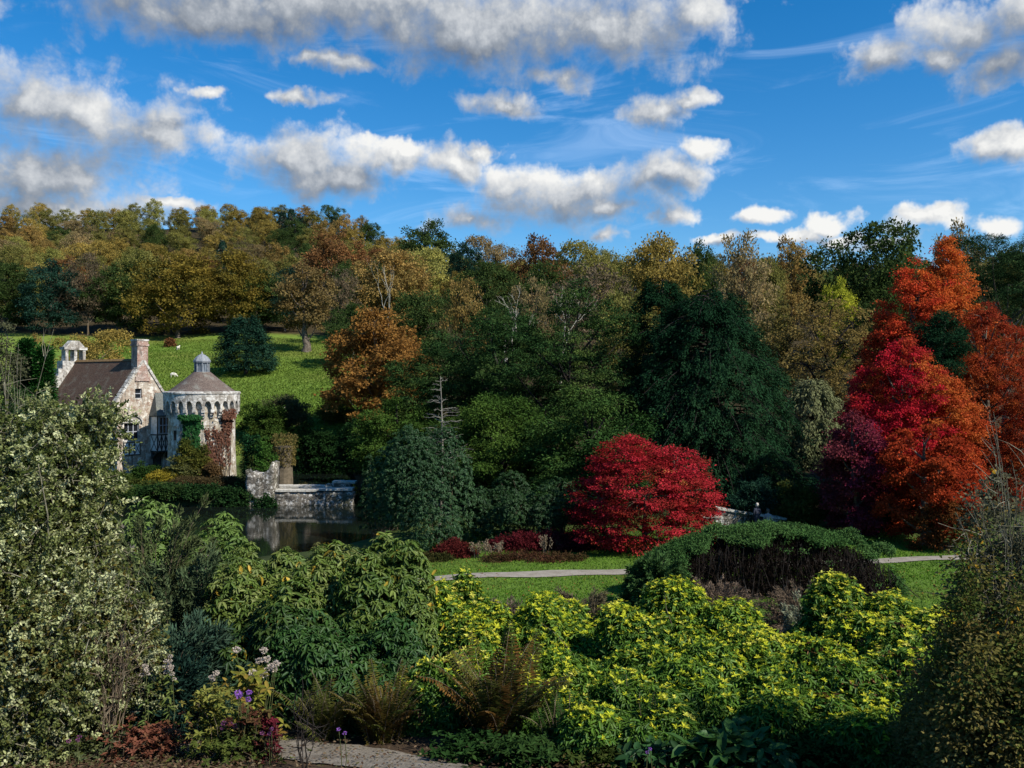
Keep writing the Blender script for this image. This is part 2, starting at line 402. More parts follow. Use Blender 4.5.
def crown(rng, lobes, nclump, cr, nleaf, L, W, cols, seed=1, cs=.25, flat=.55, own=.5, jit=.25, low=-.55, droop=.1, inner=.12, six=False, upn=.55, shell=(.78, 1.04)):
    c, o = clump_centres(rng, lobes, nclump, shell, inner, low)
    ccol = pal(rng, c, seed, cs, cols, .12, own)
    rad = cr*rng.uniform(.55, 1.4, nclump)
    k = np.repeat(np.arange(nclump), nleaf); n = len(k)
    off = rng.normal(size=(n, 3))*.55; off *= rad[k][:, None]*np.array([1, 1, flat])
    p = c[k]+off
    nn = nrm(o[k]*.55+np.array([0, 0, upn])+unit(rng, n)*.75)
    d = nrm(nrm(off)+o[k]*.4+unit(rng, n)*.8+np.array([0, 0, -droop]))
    sz = rng.uniform(.7, 1.3, n)
    tint = ccol[k]*rng.uniform(1-jit, 1+jit, (n, 1))
    return leaves(p, d, nn, L*sz, W*sz, tint, six), c
def fit_lobes(lob, w, dp, h):
    a = np.array(lob, float)
    kx = w/np.max(np.abs(a[:, 0])+a[:, 3]*.93); ky = dp/np.max(np.abs(a[:, 1])+a[:, 4]*.93); kz = h/np.max(a[:, 2]+a[:, 5]*.95)
    return [tuple(r) for r in a*np.array([kx, ky, kz, kx, ky, kz])]
def dome_lobes(rng, w, dp, h, n, rf=.42, base=0.0):
    """bumpy dome: w, dp half widths, h height"""
    out = [(rng.uniform(-.1, .1)*w, 0, base+h*.38, w*.62, dp*.62, h*.42)]
    for k in range(n):
        a = rng.uniform(0, 2*pi); z = rng.uniform(.15, .8); rr = sqrt(max(0, 1-(z*.95)**2))*rng.uniform(.5, .88)
        r = rf*rng.uniform(.6, 1.25)
        out.append((cos(a)*w*rr, sin(a)*dp*rr, base+z*h*.92, w*r, dp*r, min(h*r*1.05, h*.5)))
    return fit_lobes(out, w, dp, h)
def tree_lobes(rng, Hh, Rr, zb, n, shape='round', rf=.40):
    out = []; ch = Hh-zb
    for k in range(n):
        z = (k+.5)/n; a = k*2.4+rng.uniform(-.5, .5)
        if shape == 'round': pr = sqrt(max(.02, 1-(2*z*.92-.85)**2))
        elif shape == 'cone': pr = (1-z*.93)**.8
        elif shape == 'oval': pr = sin(pi*min(1, .12+z*.86))**.7
        elif shape == 'flat': pr = .5+.5*z
        elif shape == 'tear': pr = (min(1, z/.3)**.5)*(1-max(0, z-.3)/.75)**.75
        rr = Rr*pr; q = rf*rng.uniform(.8, 1.2)
        lr = max(rr*q*1.15, Rr*.14)
        cr_ = max(0, rr-lr)*rng.uniform(.75, 1.05)
        out.append((cos(a)*cr_, sin(a)*cr_, zb+z*ch*.95+.03*ch, lr, lr, min(max(lr*.8, ch*.08), ch*.25)))
    return fit_lobes(out, Rr, Rr, Hh)
def limb_paths(rng, Hh, tr, lobes, top=.62, extra=None, nx=0, wig=.25):
    """trunk + one limb to each lobe (+ twigs to some clump centres)"""
    pz = np.linspace(0, Hh*top, 9); wob = rng.normal(size=(9, 2))*tr*wig; wob[0] = 0
    wob = np.cumsum(wob, 0)
    tp = np.stack([wob[:, 0], wob[:, 1], pz], -1); rad = tr*(1.25-1.05*np.linspace(0, 1, 9)**.8); rad[0] = tr*1.45
    paths = [(tp, rad)]
    ends = []
    for l in lobes:
        tgt = np.array(l[:3]); z0 = min(max(tgt[2]-rng.uniform(.25, .6)*np.hypot(tgt[0], tgt[1])-.1*Hh, Hh*.12), Hh*top*.97)
        s = np.array([np.interp(z0, pz, tp[:, 0]), np.interp(z0, pz, tp[:, 1]), z0])
        tt = np.linspace(0, 1, 6)[:, None]
        mid = (s+tgt)/2+rng.normal(size=3)*.07*np.linalg.norm(tgt-s)+np.array([0, 0, -.05*Hh])
        c = (1-tt)**2*s+2*tt*(1-tt)*mid+tt**2*tgt
        r0 = tr*rng.uniform(.28, .5); paths.append((c, np.linspace(r0, r0*.25, 6))); ends.append((tgt, r0*.3))
    if extra is not None and nx:
        E = np.array([e for e, _ in ends])
        for p in extra[rng.choice(len(extra), min(nx, len(extra)), replace=False)]:
            j = np.argmin(np.linalg.norm(E-p, axis=1)); s = E[j]; tt = np.linspace(0, 1, 4)[:, None]
            mid = (s+p)/2+rng.normal(size=3)*.12*np.linalg.norm(p-s)
            paths.append(((1-tt)**2*s+2*tt*(1-tt)*mid+tt**2*p, np.linspace(ends[j][1], ends[j][1]*.25, 4)))
    return paths
def conifer(rng, Hh, Rfun, z0, nb, sprays, nl, L, W, cols, droop=.5, seed=1, rise=.15, spread=.35, tr=.3, cs=.3, own=.5, hang=.5, tip=.45):
    """trunk with radiating boughs that carry hanging sprays. Rfun(f) gives the bough length at height fraction f"""
    zz = z0+(Hh-z0)*np.sort(rng.random(nb)**1.15)*.97; az = np.arange(nb)*2.39996+rng.uniform(-.5, .5, nb)
    P, D, O, paths = [], [], [], []
    paths.append((np.stack([np.zeros(6), np.zeros(6), np.linspace(0, Hh*.96, 6)], -1), np.linspace(tr, tr*.12, 6)))
    for z, a in zip(zz, az):
        ln = Rfun((z-z0)/(Hh-z0))*rng.uniform(.72, 1.1)
        tt = np.linspace(0, 1, 6); out = np.array([cos(a), sin(a), 0])
        c = np.array([0, 0, z])+out*(ln*tt)[:, None]; c[:, 2] += ln*(rise*tt-droop*tt**2.2)
        c[:, 2] = np.maximum(c[:, 2], .15)
        paths.append((c, np.linspace(max(.02, tr*.18*min(1, ln/3)), .012, 6)))
        f = rng.uniform(tip, 1.0, sprays)**.8
        sp = np.stack([np.interp(f, tt, c[:, k]) for k in range(3)], -1)
        lat = np.array([-sin(a), cos(a), 0]); wd = ln*spread*(1.1-.6*f)
        sp += lat*(rng.uniform(-1, 1, sprays)*wd)[:, None]
        sp[:, 2] -= np.abs(rng.normal(size=sprays))*.1*ln*droop
        P.append(sp); D.append(np.tile(out, (sprays, 1))+rng.normal(size=(sprays, 3))*.3)
    P = np.concatenate(P); D = nrm(np.concatenate(D)); n = len(P)
    ccol = pal(rng, P, seed, cs, cols, .15, own)
    k = np.repeat(np.arange(n), nl); m = len(k)
    s = rng.random(m)
    dd = nrm(D[k]+np.array([0, 0, -hang])*s[:, None]*1.5+unit(rng, m)*.55)
    pos = P[k]+dd*(L*2.2*s)[:, None]+rng.normal(size=(m, 3))*L*.55
    nn = nrm(np.array([0, 0, 1.])+D[k]*.3+unit(rng, m)*.7)
    sz = rng.uniform(.7, 1.3, m)
    return leaves(pos, dd, nn, L*sz, W*sz, ccol[k]*rng.uniform(.75, 1.25, (m, 1))), paths
def multi_conifer(rng, Hh, r, prof, leaders, z0, nb, sprays, nl, L, W, cols, seed, tr, **kw):
    tri, paths = [], []
    for q in range(leaders):
        a = q*2.4+rng.uniform(-.4, .4); rr = 0 if q == 0 else r*rng.uniform(.35, .62); hh = Hh*(1 if q == 0 else rng.uniform(.62, .92)); sc = r*(.68 if q == 0 else rng.uniform(.42, .6))
        t_, p_ = conifer(rng, hh, lambda f: sc*prof(f), z0, nb//leaders, sprays, nl, L, W, cols, seed=seed+q, tr=tr*.35, **kw)
        of = np.array([cos(a)*rr, sin(a)*rr*.8, 0]); tri.append((t_[0]+of, t_[1], t_[2])); paths += [(c+of, r_) for c, r_ in p_]
    return cat(tri), paths
def whorls(rng, c, axis, nleaf, L, W, elev, ccol, jit=.18, curl=.2, six=True, efr=.35):
    """rosettes of leaves: elev = angle above the rosette plane"""
    n = len(c); axis = nrm(axis); ref = nrm(np.cross(axis, unit(rng, n))); bi = np.cross(axis, ref)
    k = np.repeat(np.arange(n), nleaf); j = np.tile(np.arange(nleaf), n); m = len(k)
    th = 2*pi*j/nleaf+rng.uniform(0, 6, n)[k]+rng.uniform(-.35, .35, m)
    rad = np.cos(th)[:, None]*ref[k]+np.sin(th)[:, None]*bi[k]
    e = elev+rng.uniform(-efr, efr, m)
    d = axis[k]*np.sin(e)[:, None]+rad*np.cos(e)[:, None]
    nn = axis[k]*np.cos(e)[:, None]-rad*np.sin(e)[:, None]+unit(rng, m)*.25
    sz = rng.uniform(.6, 1.25, m)*rng.uniform(.6, 1.2, n)[k]
    return leaves(c[k]+d*L*.06, d, nn, L*sz, W*sz, ccol[k]*rng.uniform(1-jit, 1+jit, (m, 1)), six, .14, curl)
def stems_to(rng, pts, n, r0, base=(0, 0, 0), spread=.25, wob=.08):
    paths = []
    for p in pts[rng.choice(len(pts), min(n, len(pts)), replace=False)]:
        s = np.array(base)+np.array([rng.normal()*spread, rng.normal()*spread, -.1]); tt = np.linspace(0, 1, 7)[:, None]
        mid = np.array([s[0]*.6+p[0]*.4, s[1]*.6+p[1]*.4, p[2]*.55])
        c = (1-tt)**2*s+2*tt*(1-tt)*mid+tt**2*p; c[1:-1] += rng.normal(size=(5, 3))*wob*.3
        r = r0*rng.uniform(.6, 1.3); paths.append((c, np.linspace(r, r*.25, 7)))
    return paths
def fronds(rng, n, ln, L, W, cols, seed, up=.9, npin=26, spread=.1):
    """fern: arching fronds with rows of pinnae; returns leaf triple and midrib paths"""
    tri, paths = [], []
    for i in range(n):
        a = rng.uniform(0, 2*pi); l = ln*rng.uniform(.6, 1.15); t = np.linspace(0, 1, npin); lean = rng.uniform(.25, .8)
        out = np.array([cos(a), sin(a), 0]); b = np.array([rng.normal()*spread, rng.normal()*spread, 0])
        c = b+out*(l*lean*t**1.3)[:, None]; c[:, 2] += l*up*(t*1.15-.55*lean*t**2.4)
        tn = nrm(np.gradient(c, axis=0)); lat = nrm(np.cross(tn, np.array([0, 0, 1.])+out*.01)); nn = np.cross(lat, tn)
        col = np.array(cols[rng.integers(len(cols))])*rng.uniform(.75, 1.25)
        sz = np.sin(pi*np.clip(t*.93+.07, 0, 1))**.6*(t > .12)
        for sgn in (-1, 1):
            k = sz > .05
            tri.append(leaves(c[k], lat[k]*sgn+tn[k]*.35+np.array([0, 0, -.25])+unit(rng, k.sum())*.15, nn[k], L*sz[k]*rng.uniform(.8, 1.15, k.sum()), W, np.tile(col, (k.sum(), 1))*rng.uniform(.8, 1.2, (k.sum(), 1))))
        paths.append((c[::4], np.linspace(.006, .002, len(c[::4]))))
    return cat(tri), paths
def add_plant(name, label, cat_, loc, tri, mat=LEAF, paths=None, smat=BARK, group=None, rotz=0, sides=5, leafname='crown', stemname='trunk', kids=()):
    o = thing(name, label, cat_, loc, rotz, group)
    part(leafname, mesh_quads(name+'_'+leafname, *tri[:2], mat, tri[2]), o)
    if paths: part(stemname, tube_mesh(name+'_'+stemname, paths, smat, sides), o)
    for nm, me in kids: part(nm, me, o)
    return o

# palettes (albedo)
DKGREEN = [(.018,.042,.010),(.035,.07,.014),(.06,.095,.018)]
YEW = [(.022,.05,.011),(.04,.08,.015),(.07,.115,.02)]
BLUEGREEN = [(.008,.028,.018),(.016,.048,.03),(.03,.075,.045)]
OLIVE = [(.06,.065,.016),(.10,.10,.022),(.15,.13,.03)]
GOLD = [(.13,.09,.016),(.22,.14,.02),(.28,.18,.03)]
ORANGE = [(.20,.10,.028),(.28,.145,.038),(.33,.20,.06)]
RUST = [(.09,.035,.014),(.15,.055,.018),(.20,.09,.025)]
BROWN = [(.08,.055,.03),(.13,.085,.04),(.18,.13,.06)]
TAN = [(.13,.10,.045),(.19,.145,.065),(.24,.19,.09)]
GREY = [(.09,.085,.06),(.14,.13,.09),(.18,.16,.11)]

# ---------------- prototypes for the wooded hill (white-ish tint, coloured by each tree's object colour)
PROTO = {}
def proto_broad(key, seed, shape, n, nclump, nleaf, rf=.42, zb=.22, twigs=0, trunk=.022):
    rng = np.random.default_rng(seed)
    lob = tree_lobes(rng, 1, .49, zb, n, shape, rf)
    tri, c = crown(rng, lob, nclump, .06, nleaf, .023, .018, [(.62,.68,.55),(1,1,1),(1.3,1.2,1.05)], seed, 5, .6, .55, .3)
    paths = limb_paths(rng, 1, trunk, lob, .6, c, twigs)
    PROTO[key] = (mesh_quads('broadleaf_crown', *tri[:2], LEAF, tri[2]), tube_mesh('broadleaf_trunk', paths, BARK if not twigs else TWIG, 5))
for k, (sh, n, nc, nl, tw) in enumerate([('round', 13, 230, 80, 0), ('oval', 12, 210, 80, 0), ('round', 9, 200, 85, 0), ('flat', 11, 210, 80, 0), ('oval', 15, 240, 75, 0), ('round', 17, 250, 75, 0)]):
    proto_broad('b%d' % k, 100+k, sh, n, nc, nl, zb=.05+.03*(k % 3))
proto_broad('t0', 140, 'oval', 12, 130, 50, zb=.25, twigs=90, trunk=.016)
proto_broad('t1', 141, 'round', 13, 120, 46, zb=.28, twigs=90, trunk=.016)
for k in range(2):
    rng = np.random.default_rng(160+k)
    tri, paths = conifer(rng, 1, lambda f: .42*(1-f)**.8+.012, .10, 130, 10, 12, .026, .011, [(.6,.65,.6),(1,1,1),(1.3,1.3,1.2)], .35, 160+k, .1, .3, .018, 6, .6)
    PROTO['c%d' % k] = (mesh_quads('conifer_crown', *tri[:2], NEEDLE, tri[2]), tube_mesh('conifer_trunk', paths, BARK, 4))
def put_tree(name, key, x, y, hgt, wid, col, rot, group, lift=-.1):
    """copy of a prototype tree: an Empty at the foot, crown and trunk below it"""
    z = hz(x, y)+lift
    o = bpy.data.objects.new(name, None); COL.objects.link(o); o.location = (x, y, z); o.rotation_euler = (0, 0, rot); o.scale = (wid, wid, hgt)
    for nm, me in zip(('crown', 'trunk'), PROTO[key]):
        c = bpy.data.objects.new(nm, me); COL.objects.link(c); c.parent = o
        if nm == 'crown': c.color = (*col, 1)
    if group: o['group'] = group
    return o
# ------------------------------------------------------------------ the wooded hill
rng = np.random.default_rng(7)
HUES = {'olive': (.15,.145,.042), 'golden': (.24,.185,.05), 'ochre': (.22,.15,.05), 'russet': (.14,.072,.03), 'dark green': (.04,.065,.02),
        'yellow-green': (.22,.215,.06), 'tan': (.20,.155,.075), 'grey-brown': (.11,.085,.055), 'blue-green': (.016,.042,.03)}
hill = []      # (object, px, py_top, hue, kind)
def hill_tree(px, d, hgt, wid, hue, key, x=None):
    x = (px-512)/F*d; z = hz(x, d)
    c = np.array(HUES[hue])*rng.uniform(.95, 1.5)
    o = put_tree('conifer_tree' if key[0] == 'c' else 'broadleaf_tree', key, x, d, hgt, wid, c, rng.uniform(0, 6.28), 'trees of the wooded hill')
    hill.append((o, px, 384-(z+hgt-EYE)*F/d, hue, key, d))
# rows up the hill behind the meadow, then along the crest
rowsd = [232, 252, 274, 298, 322, 348, 376, 406, 440]
for r, d in enumerate(rowsd):
    px = -30+rng.uniform(0, 20)
    while px < 1050:
        right = px > 430
        dd = d+rng.uniform(-8, 8)
        t = (px-512)/F
        keep = True
        if right and d > 350: keep = False
        if 380 < px <= 430 and d > 420: keep = False
        hgt = rng.uniform(10, 15.5) if d > 300 else rng.uniform(12, 17); wid = rng.uniform(9.5, 13.5)
        if right: hgt *= 1.0
        if keep and 0 <= px+30:
            u = rng.random()
            if d < 260: hue = 'dark green' if u < .35 else 'olive' if u < .6 else 'grey-brown' if u < .72 else 'russet' if u < .85 else 'golden'
            elif px < 250: hue = 'golden' if u < .28 else 'ochre' if u < .36 else 'olive' if u < .62 else 'yellow-green' if u < .78 else 'tan' if u < .90 else 'russet' if u < .95 else 'dark green'
            elif px < 430: hue = 'golden' if u < .18 else 'ochre' if u < .34 else 'olive' if u < .6 else 'dark green' if u < .85 else 'tan'
            else: hue = 'olive' if u < .34 else 'golden' if u < .52 else 'dark green' if u < .74 else 'ochre' if u < .84 else 'tan' if u < .92 else 'russet'
            key = 'b%d' % rng.integers(6)
            if rng.random() < .10: key = 't%d' % rng.integers(2)
            if 235 < px < 345 and d > 390 and rng.random() < .35:
                key = 'c%d' % rng.integers(2); hue = 'blue-green'; hgt = rng.uniform(11, 15.5); wid = rng.uniform(10, 14)
            if abs(px-222) < 10 and 290 < d < 330: key = 'c0'; hue = 'blue-green'
            hill_tree(px, dd, hgt, wid, hue, key)
        px += rng.uniform(.75, 1.15)*(12.5/d*F)*(1.0 if d > 300 else .95)

# ---------------- trees along the far edge of the meadow and above the moat: (label, px, top y, width px, distance, hue, prototype)
EDGE = [
 ('dark teal broad tree at the far left edge of the meadow', 8, 262, 62, 214, 'dark green', 'b5'),
 ('blackish green ivy-clad tree at the meadow edge above the twin cypresses', 50, 262, 66, 209, 'blue-green', 'b1'),
 ('thin half-bare brown tree with pale trunk above the ruined house gable', 88, 255, 50, 211, 'grey-brown', 't0'),
 ('dark green wide tree behind the golden round tree by the house roof', 118, 262, 60, 213, 'dark green', 'b2'),
 ('tall olive tree at the meadow edge above the house chimney', 140, 246, 58, 217, 'olive', 'b4'),
 ('great bronze-gold oak with low green skirt standing at the meadow edge', 178, 250, 92, 206, 'golden', 'b0'),
 ('rounded olive-brown oak right of the great bronze-gold oak', 232, 250, 74, 209, 'olive', 'b5'),
 ('dark green tree closing the meadow edge behind the cedar', 262, 272, 60, 213, 'dark green', 'b1'),
 ('blackish tree in the gap between the cedar and the tan tree', 285, 268, 54, 214, 'blue-green', 'b2'),
 ('grey twiggy half-bare tree right of the tan meadow tree', 341, 268, 46, 190, 'grey-brown', 't1'),
 ('dark green shrubby tree at the right end of the meadow', 352, 300, 52, 160, 'dark green', 'b4'),
 ('russet brown domed beech high above the meadow', 338, 232, 78, 236, 'russet', 'b0'),
 ('orange and green maple below the russet domed beech', 391, 249, 88, 200, 'ochre', 'b5'),
 ('yellow-green tree between the orange maple and the skyline oak', 418, 246, 58, 215, 'yellow-green', 'b3'),
 ('dark green oak cresting the skyline left of centre', 427, 221, 66, 262, 'dark green', 'b0'),
 ('dusty blue-green tree just right of the crest oak', 466, 244, 44, 235, 'blue-green', 'b1'),
 ('pinkish tan copse tree on the skyline left of the cloud bank', 492, 238, 52, 285, 'tan', 'b3'),
 ('brown rounded tree on the skyline above the pale dead branches', 541, 236, 64, 215, 'russet', 'b2'),
 ('dark green dense tree under the brown skyline tree', 486, 258, 78, 185, 'dark green', 'b4'),
 ('dark tree behind the pale dead branches', 545, 262, 66, 170, 'dark green', 'b0'),
 ('olive brown spreading tree right of the brown skyline tree', 598, 243, 70, 195, 'olive', 'b3'),
 ('grey-tan feathery half-bare tree above the green yews', 590, 262, 92, 150, 'grey-brown', 't1'),
 ('bronze-gold skyline oak above the black cypress', 660, 234, 84, 160, 'golden', 'b5'),
 ('dark green tree right of the bronze-gold skyline oak', 700, 243, 52, 180, 'dark green', 'b1'),
 ('tall tan and olive ash with pale trunk right of the black cypress', 741, 236, 70, 135, 'tan', 't0'),
 ('mid green narrow tree hugging the tall tan ash', 765, 252, 46, 140, 'olive', 'b4'),
 ('gold-topped tree on the skyline behind the narrow green tree', 790, 238, 56, 190, 'ochre', 'b2'),
 ('broad dark green oak on the skyline with open lower limbs', 858, 228, 104, 150, 'dark green', 'b3'),
 ('second dark oak crown behind the flame coloured tree', 895, 240, 70, 165, 'dark green', 'b0'),
 ('tan-gold feathery tree rising behind the flame coloured tree', 955, 226, 66, 125, 'tan', 'b1'),
 ('olive tree at the right edge of the skyline behind the pine', 1015, 246, 60, 150, 'olive', 'b5'),
 ('small rust coloured tree beside the pale dead branches', 464, 281, 56, 128, 'ochre', 't0'),
 ('tan bare-twigged tree among the pale dead branches', 535, 276, 50, 135, 'tan', 't1'),
 ('dark filler tree low behind the green yews', 500, 300, 84, 130, 'dark green', 'b2'),
 ('dark tree low behind the orange maple by the moat', 420, 290, 70, 140, 'dark green', 'b5'),
 ('dull green tree between the green yews and the black cypress', 628, 285, 70, 110, 'olive', 'b4'),
 ('bright yellow-green sunlit tree glimpsed below the dark oak', 838, 280, 42, 140, 'yellow-green', 'b1'),
 ('dark tree at the back of the gap left of the flame coloured tree', 870, 300, 60, 135, 'dark green', 'b2'),
 ('golden rounded tree behind the brown house roof', 93, 329, 68, 122, 'golden', 'b3'),
 ('leftmost dark pine spire standing on the wooded crest', 248, 217, 20, 425, 'blue-green', 'c0'),
 ('widest dark pine of the cluster on the wooded crest', 264, 213, 30, 428, 'blue-green', 'c1'),
 ('tallest dark pine spire of the cluster on the wooded crest', 283, 211, 24, 422, 'blue-green', 'c0'),
 ('dark pine at the right of the crest cluster', 301, 216, 26, 424, 'blue-green', 'c1'),
 ('isolated small dark pine right of the crest cluster', 334, 216, 18, 420, 'blue-green', 'c0'),
 ('small orange tree between the cypresses and the ruined gable', 38, 334, 30, 118, 'ochre', 'b2'),
]
for lab, px, top, wpx, d, hue, key in EDGE:
    x = (px-512)/F*d; z = hz(x, d); h = EYE+(384-top)*d/F-z
    c = np.array(HUES[hue])*rng.uniform(1.1, 1.4)
    if 'sunlit' in lab: c = np.array((.34,.36,.04))  # sunlight put into the leaf colour: brighter than the plain yellow-green hue
    if 'great bronze' in lab: c = np.array((.16,.125,.026))
    o = put_tree('conifer_tree' if key[0] == 'c' else 'broadleaf_tree', key, x, d, h, wpx*d/F*1.06, c, rng.uniform(0, 6.28), None)
    tag(o, lab, 'tree')

# labels for the hill: band up the slope, colour, and the nearest landmark below or above it
MARKS = [(0,'the left picture edge'),(34,'the twin cypresses'),(66,'the ruined gable'),(95,'the golden tree behind the roof'),(143,'the house chimney'),(178,'the great bronze oak'),(203,'the tower lantern'),
         (247,'the dark cedar'),(305,'the tan meadow tree'),(340,'the russet beech'),(375,'the orange maple'),(427,'the crest oak'),(465,'the dead bare conifer'),(500,'the pale dead branches'),(560,'the green yews'),
         (643,'the red maple'),(705,'the black cypress'),(745,'the tall tan ash'),(808,'the grey willow'),(858,'the broad skyline oak'),(925,'the flame coloured tree'),(1000,'the layered pine')]
groups = {}
for it in hill:
    o, px, py, hue, key, d = it
    band = 'at the foot of the wood' if d < 262 else 'low in the wood' if d < 310 else 'midway up the wood' if d < 362 else 'high in the wood' if d < 420 else 'on the wooded crest'
    if px > 430: band = 'at the foot of the wood' if d < 262 else 'midway up the wood' if d < 300 else 'on the wooded crest'
    m = min(MARKS, key=lambda q: abs(q[0]-px))[1]
    kind = 'conifer' if key[0] == 'c' else 'half-bare tree' if key[0] == 't' else 'broad tree' if key in ('b0','b2','b3') else 'tree'
    groups.setdefault((band, m, hue, kind), []).append(it)
for (band, m, hue, kind), its in groups.items():
    its.sort(key=lambda q: q[1])
    for k, it in enumerate(its):
        pre = '' if len(its) == 1 else ('left ' if k == 0 else 'right ' if k == len(its)-1 else 'middle ') if len(its) <= 3 else '%s ' % ('leftmost', 'second', 'third', 'fourth', 'fifth')[min(k, 4)]
        tag(it[0], f'{pre}{hue} {kind} {band} above {m}'.replace('above the golden tree behind the roof', 'above the golden roof-side tree'), 'tree')
# ------------------------------------------------------------------ middle distance trees, each with its own mesh
def local_h(px, top, d):
    x, y, z = gp(px, d); return (x, y, z-.1), EYE+(384-top)*d/F-z+.1
def broad(name, label, cat_, px, top, wpx, d, cols, seed, shape='round', n=16, nclump=420, nleaf=70, cr=.55, L=.24, W=.17, zb=.12, rf=.40, tr=.35, twigs=60, cs=.25, own=.45, bark=BARK, flat=.55, mat=LEAF, dep=1.0, jit=.25, inner=.15, droop=.1, wig=.25, low=-.55, six=False):
    rng = np.random.default_rng(seed); loc, h = local_h(px, top, d); r = wpx*d/F/2
    lob = tree_lobes(rng, h, r*.97, h*zb, n, shape, rf)
    tri, c = crown(rng, lob, nclump, cr, nleaf, L, W, cols, seed, cs, flat, own, jit, low, droop, inner, six)
    return add_plant(name, label, cat_, loc, tri, mat, limb_paths(rng, h, tr, lob, .62, c, twigs, wig), bark)

broad('maple_tree', 'large orange-brown tree between the meadow and the dark yews', 'tree', 378, 303, 118, 110, ORANGE, 21, 'oval', 18, 520, 60, .75, .34, .26, .03, twigs=80)
broad('meadow_tree', 'tan half-bare tree with stout trunk standing on the meadow', 'tree', 306, 261, 60, 178, [(.12,.085,.03),(.17,.12,.045),(.20,.15,.06)], 22, 'oval', 13, 260, 40, .8, .42, .3, .22, tr=.75, twigs=70, bark=BARK)
def conif(name, label, px, top, wpx, d, cols, seed, prof, z0=.02, nb=150, sprays=14, nl=12, L=.3, W=.11, tr=.4, **kw):
    rng = np.random.default_rng(seed); loc, h = local_h(px, top, d); r = wpx*d/F/2
    leaders = kw.pop('leaders', 1)
    if leaders > 1: tri, paths = multi_conifer(rng, h, r, prof, leaders, h*z0, nb, sprays, nl, L, W, cols, seed, tr, **kw)
    else: tri, paths = conifer(rng, h, lambda f: r*prof(f), h*z0, nb, sprays, nl, L, W, cols, seed=seed, tr=tr, **kw)
    return add_plant(name, label, 'tree', loc, tri, NEEDLE, paths, DARKSTEM)
conif('cedar_tree', 'dark blue-green cedar standing alone on the green meadow', 246, 317, 66, 154, BLUEGREEN, 23, lambda f: min(1, .75+f)*(1-f)**.55+.06, .14, 120, 16, 12, .38, .15, .38, droop=.12, hang=.1, rise=.06, spread=.4)
conif('cypress_tree', 'huge black-green drooping cypress right of centre', 708, 284, 236, 70, [(.007,.026,.012),(.012,.038,.017),(.02,.054,.022)], 24, lambda f: (1-f)**.46*min(1, .85+f)+.03, .02, 380, 26, 20, .21, .07, .5, droop=.5, hang=.75, rise=.25, spread=.3, tip=.4)
conif('cypress_tree', 'slimmer dark cypress shoulder rising left of the huge black cypress', 662, 272, 130, 76, [(.009,.032,.014),(.018,.05,.02)], 25, lambda f: (1-f)**.5*.9+.08, .02, 230, 22, 16, .21, .075, .4, droop=.45, hang=.7, rise=.25)
YL = [(.012,.036,.013),(.026,.058,.017),(.062,.09,.022)]
def yew(label, px, top, wpx, d, cols, seed, shape='round', n=22, nclump=800, nleaf=95):
    broad('yew_tree', label, 'tree', px, top, wpx, d, cols, seed, shape, n, nclump, nleaf, .62, .20, .085, .0, .30, .35, 40, .35, .4, DARKSTEM, .32, NEEDLE, .85, .3, .2, .35, .2, -.8)
yew('tall mid green yew in the centre with olive tips', 572, 280, 190, 74, YL, 26, 'oval')
yew('broad green yew left of the tall central yew', 500, 301, 196, 80, YL, 27)
yew('dark green yew overhanging the moat end by the orange tree', 448, 345, 150, 84, YL, 28)
yew('lower bright green yew in front of the tall central yew', 592, 385, 130, 61, [(.015,.044,.013),(.03,.068,.017),(.06,.10,.022)], 29, 'round', 18, 600, 90)
yew('dark yew low behind the rhododendron mound and dead conifer', 500, 395, 150, 67, YEW, 30, 'round', 18, 600, 90)
yew('dark green yew skirt hanging low over the moat by the orange tree', 398, 398, 90, 78, YEW, 33, 'round', 16, 500, 90)
conif('cypress_tree', 'left one of two conical dark green cypresses beside the house', 26, 337, 34, 66, [(.012,.05,.012),(.02,.075,.015)], 31, lambda f: min(1, .6+f*2)*(1-f)**.85+.03, .02, 300, 16, 12, .2, .08, .2, droop=-.15, hang=-.6, rise=.3)
conif('cypress_tree', 'right one of two conical dark green cypresses beside the house', 44, 345, 36, 65, [(.012,.055,.012),(.022,.08,.015)], 32, lambda f: min(1, .6+f*2)*(1-f)**.85+.03, .02, 300, 16, 12, .2, .08, .2, droop=-.15, hang=-.6, rise=.3)

def mound(name, label, cat_, px, top, wpx, d, cols, seed, n=14, nclump=260, nleaf=60, cr=.3, L=.13, W=.07, rf=.36, dep=.8, stems=24, mat=LEAF, smat=TWIG, cs=.6, own=.5, base=0, six=False, flat=.6, droop=.15, leafname='foliage', group=None, low=-.7, jit=.25, upn=.5):
    rng = np.random.default_rng(seed); loc, h = local_h(px, top, d); r = wpx*d/F/2
    lob = dome_lobes(rng, r, r*dep, h, n, rf, base)
    tri, c = crown(rng, lob, nclump, cr, nleaf, L, W, cols, seed, cs, flat, own, jit, low, droop, .2, six, upn)
    return add_plant(name, label, cat_, loc, tri, mat, stems_to(rng, c, stems, max(.012, r*.018), spread=r*.18), smat, group, leafname=leafname, stemname='stems')
def rhodo(name, label, px, top, wpx, d, cols, seed, nwh=1100, nleaf=8, L=.17, W=.055, elev=-.35, rf=.34, n=14, dep=.85, stems=24, kids=(), own=.6, inner=.22, dl=None, cs=.8):
    rng = np.random.default_rng(seed); loc, h = local_h(px, top, d); r = wpx*d/F/2
    lob = dome_lobes(rng, r, r*dep, h, n, rf)
    c, o = clump_centres(rng, lob, nwh, (.86, 1.05), inner, -.6)
    tri = whorls(rng, c, o*.6+np.array([0, 0, .75])+unit(rng, nwh)*.3, nleaf, L, W, elev, pal(rng, c, seed, cs, cols, .15, own))
    return add_plant(name, label, 'shrub', loc, tri, SHINY, stems_to(rng, c, stems, .02, spread=r*.2), TWIG, leafname='foliage', stemname='stems', kids=kids)
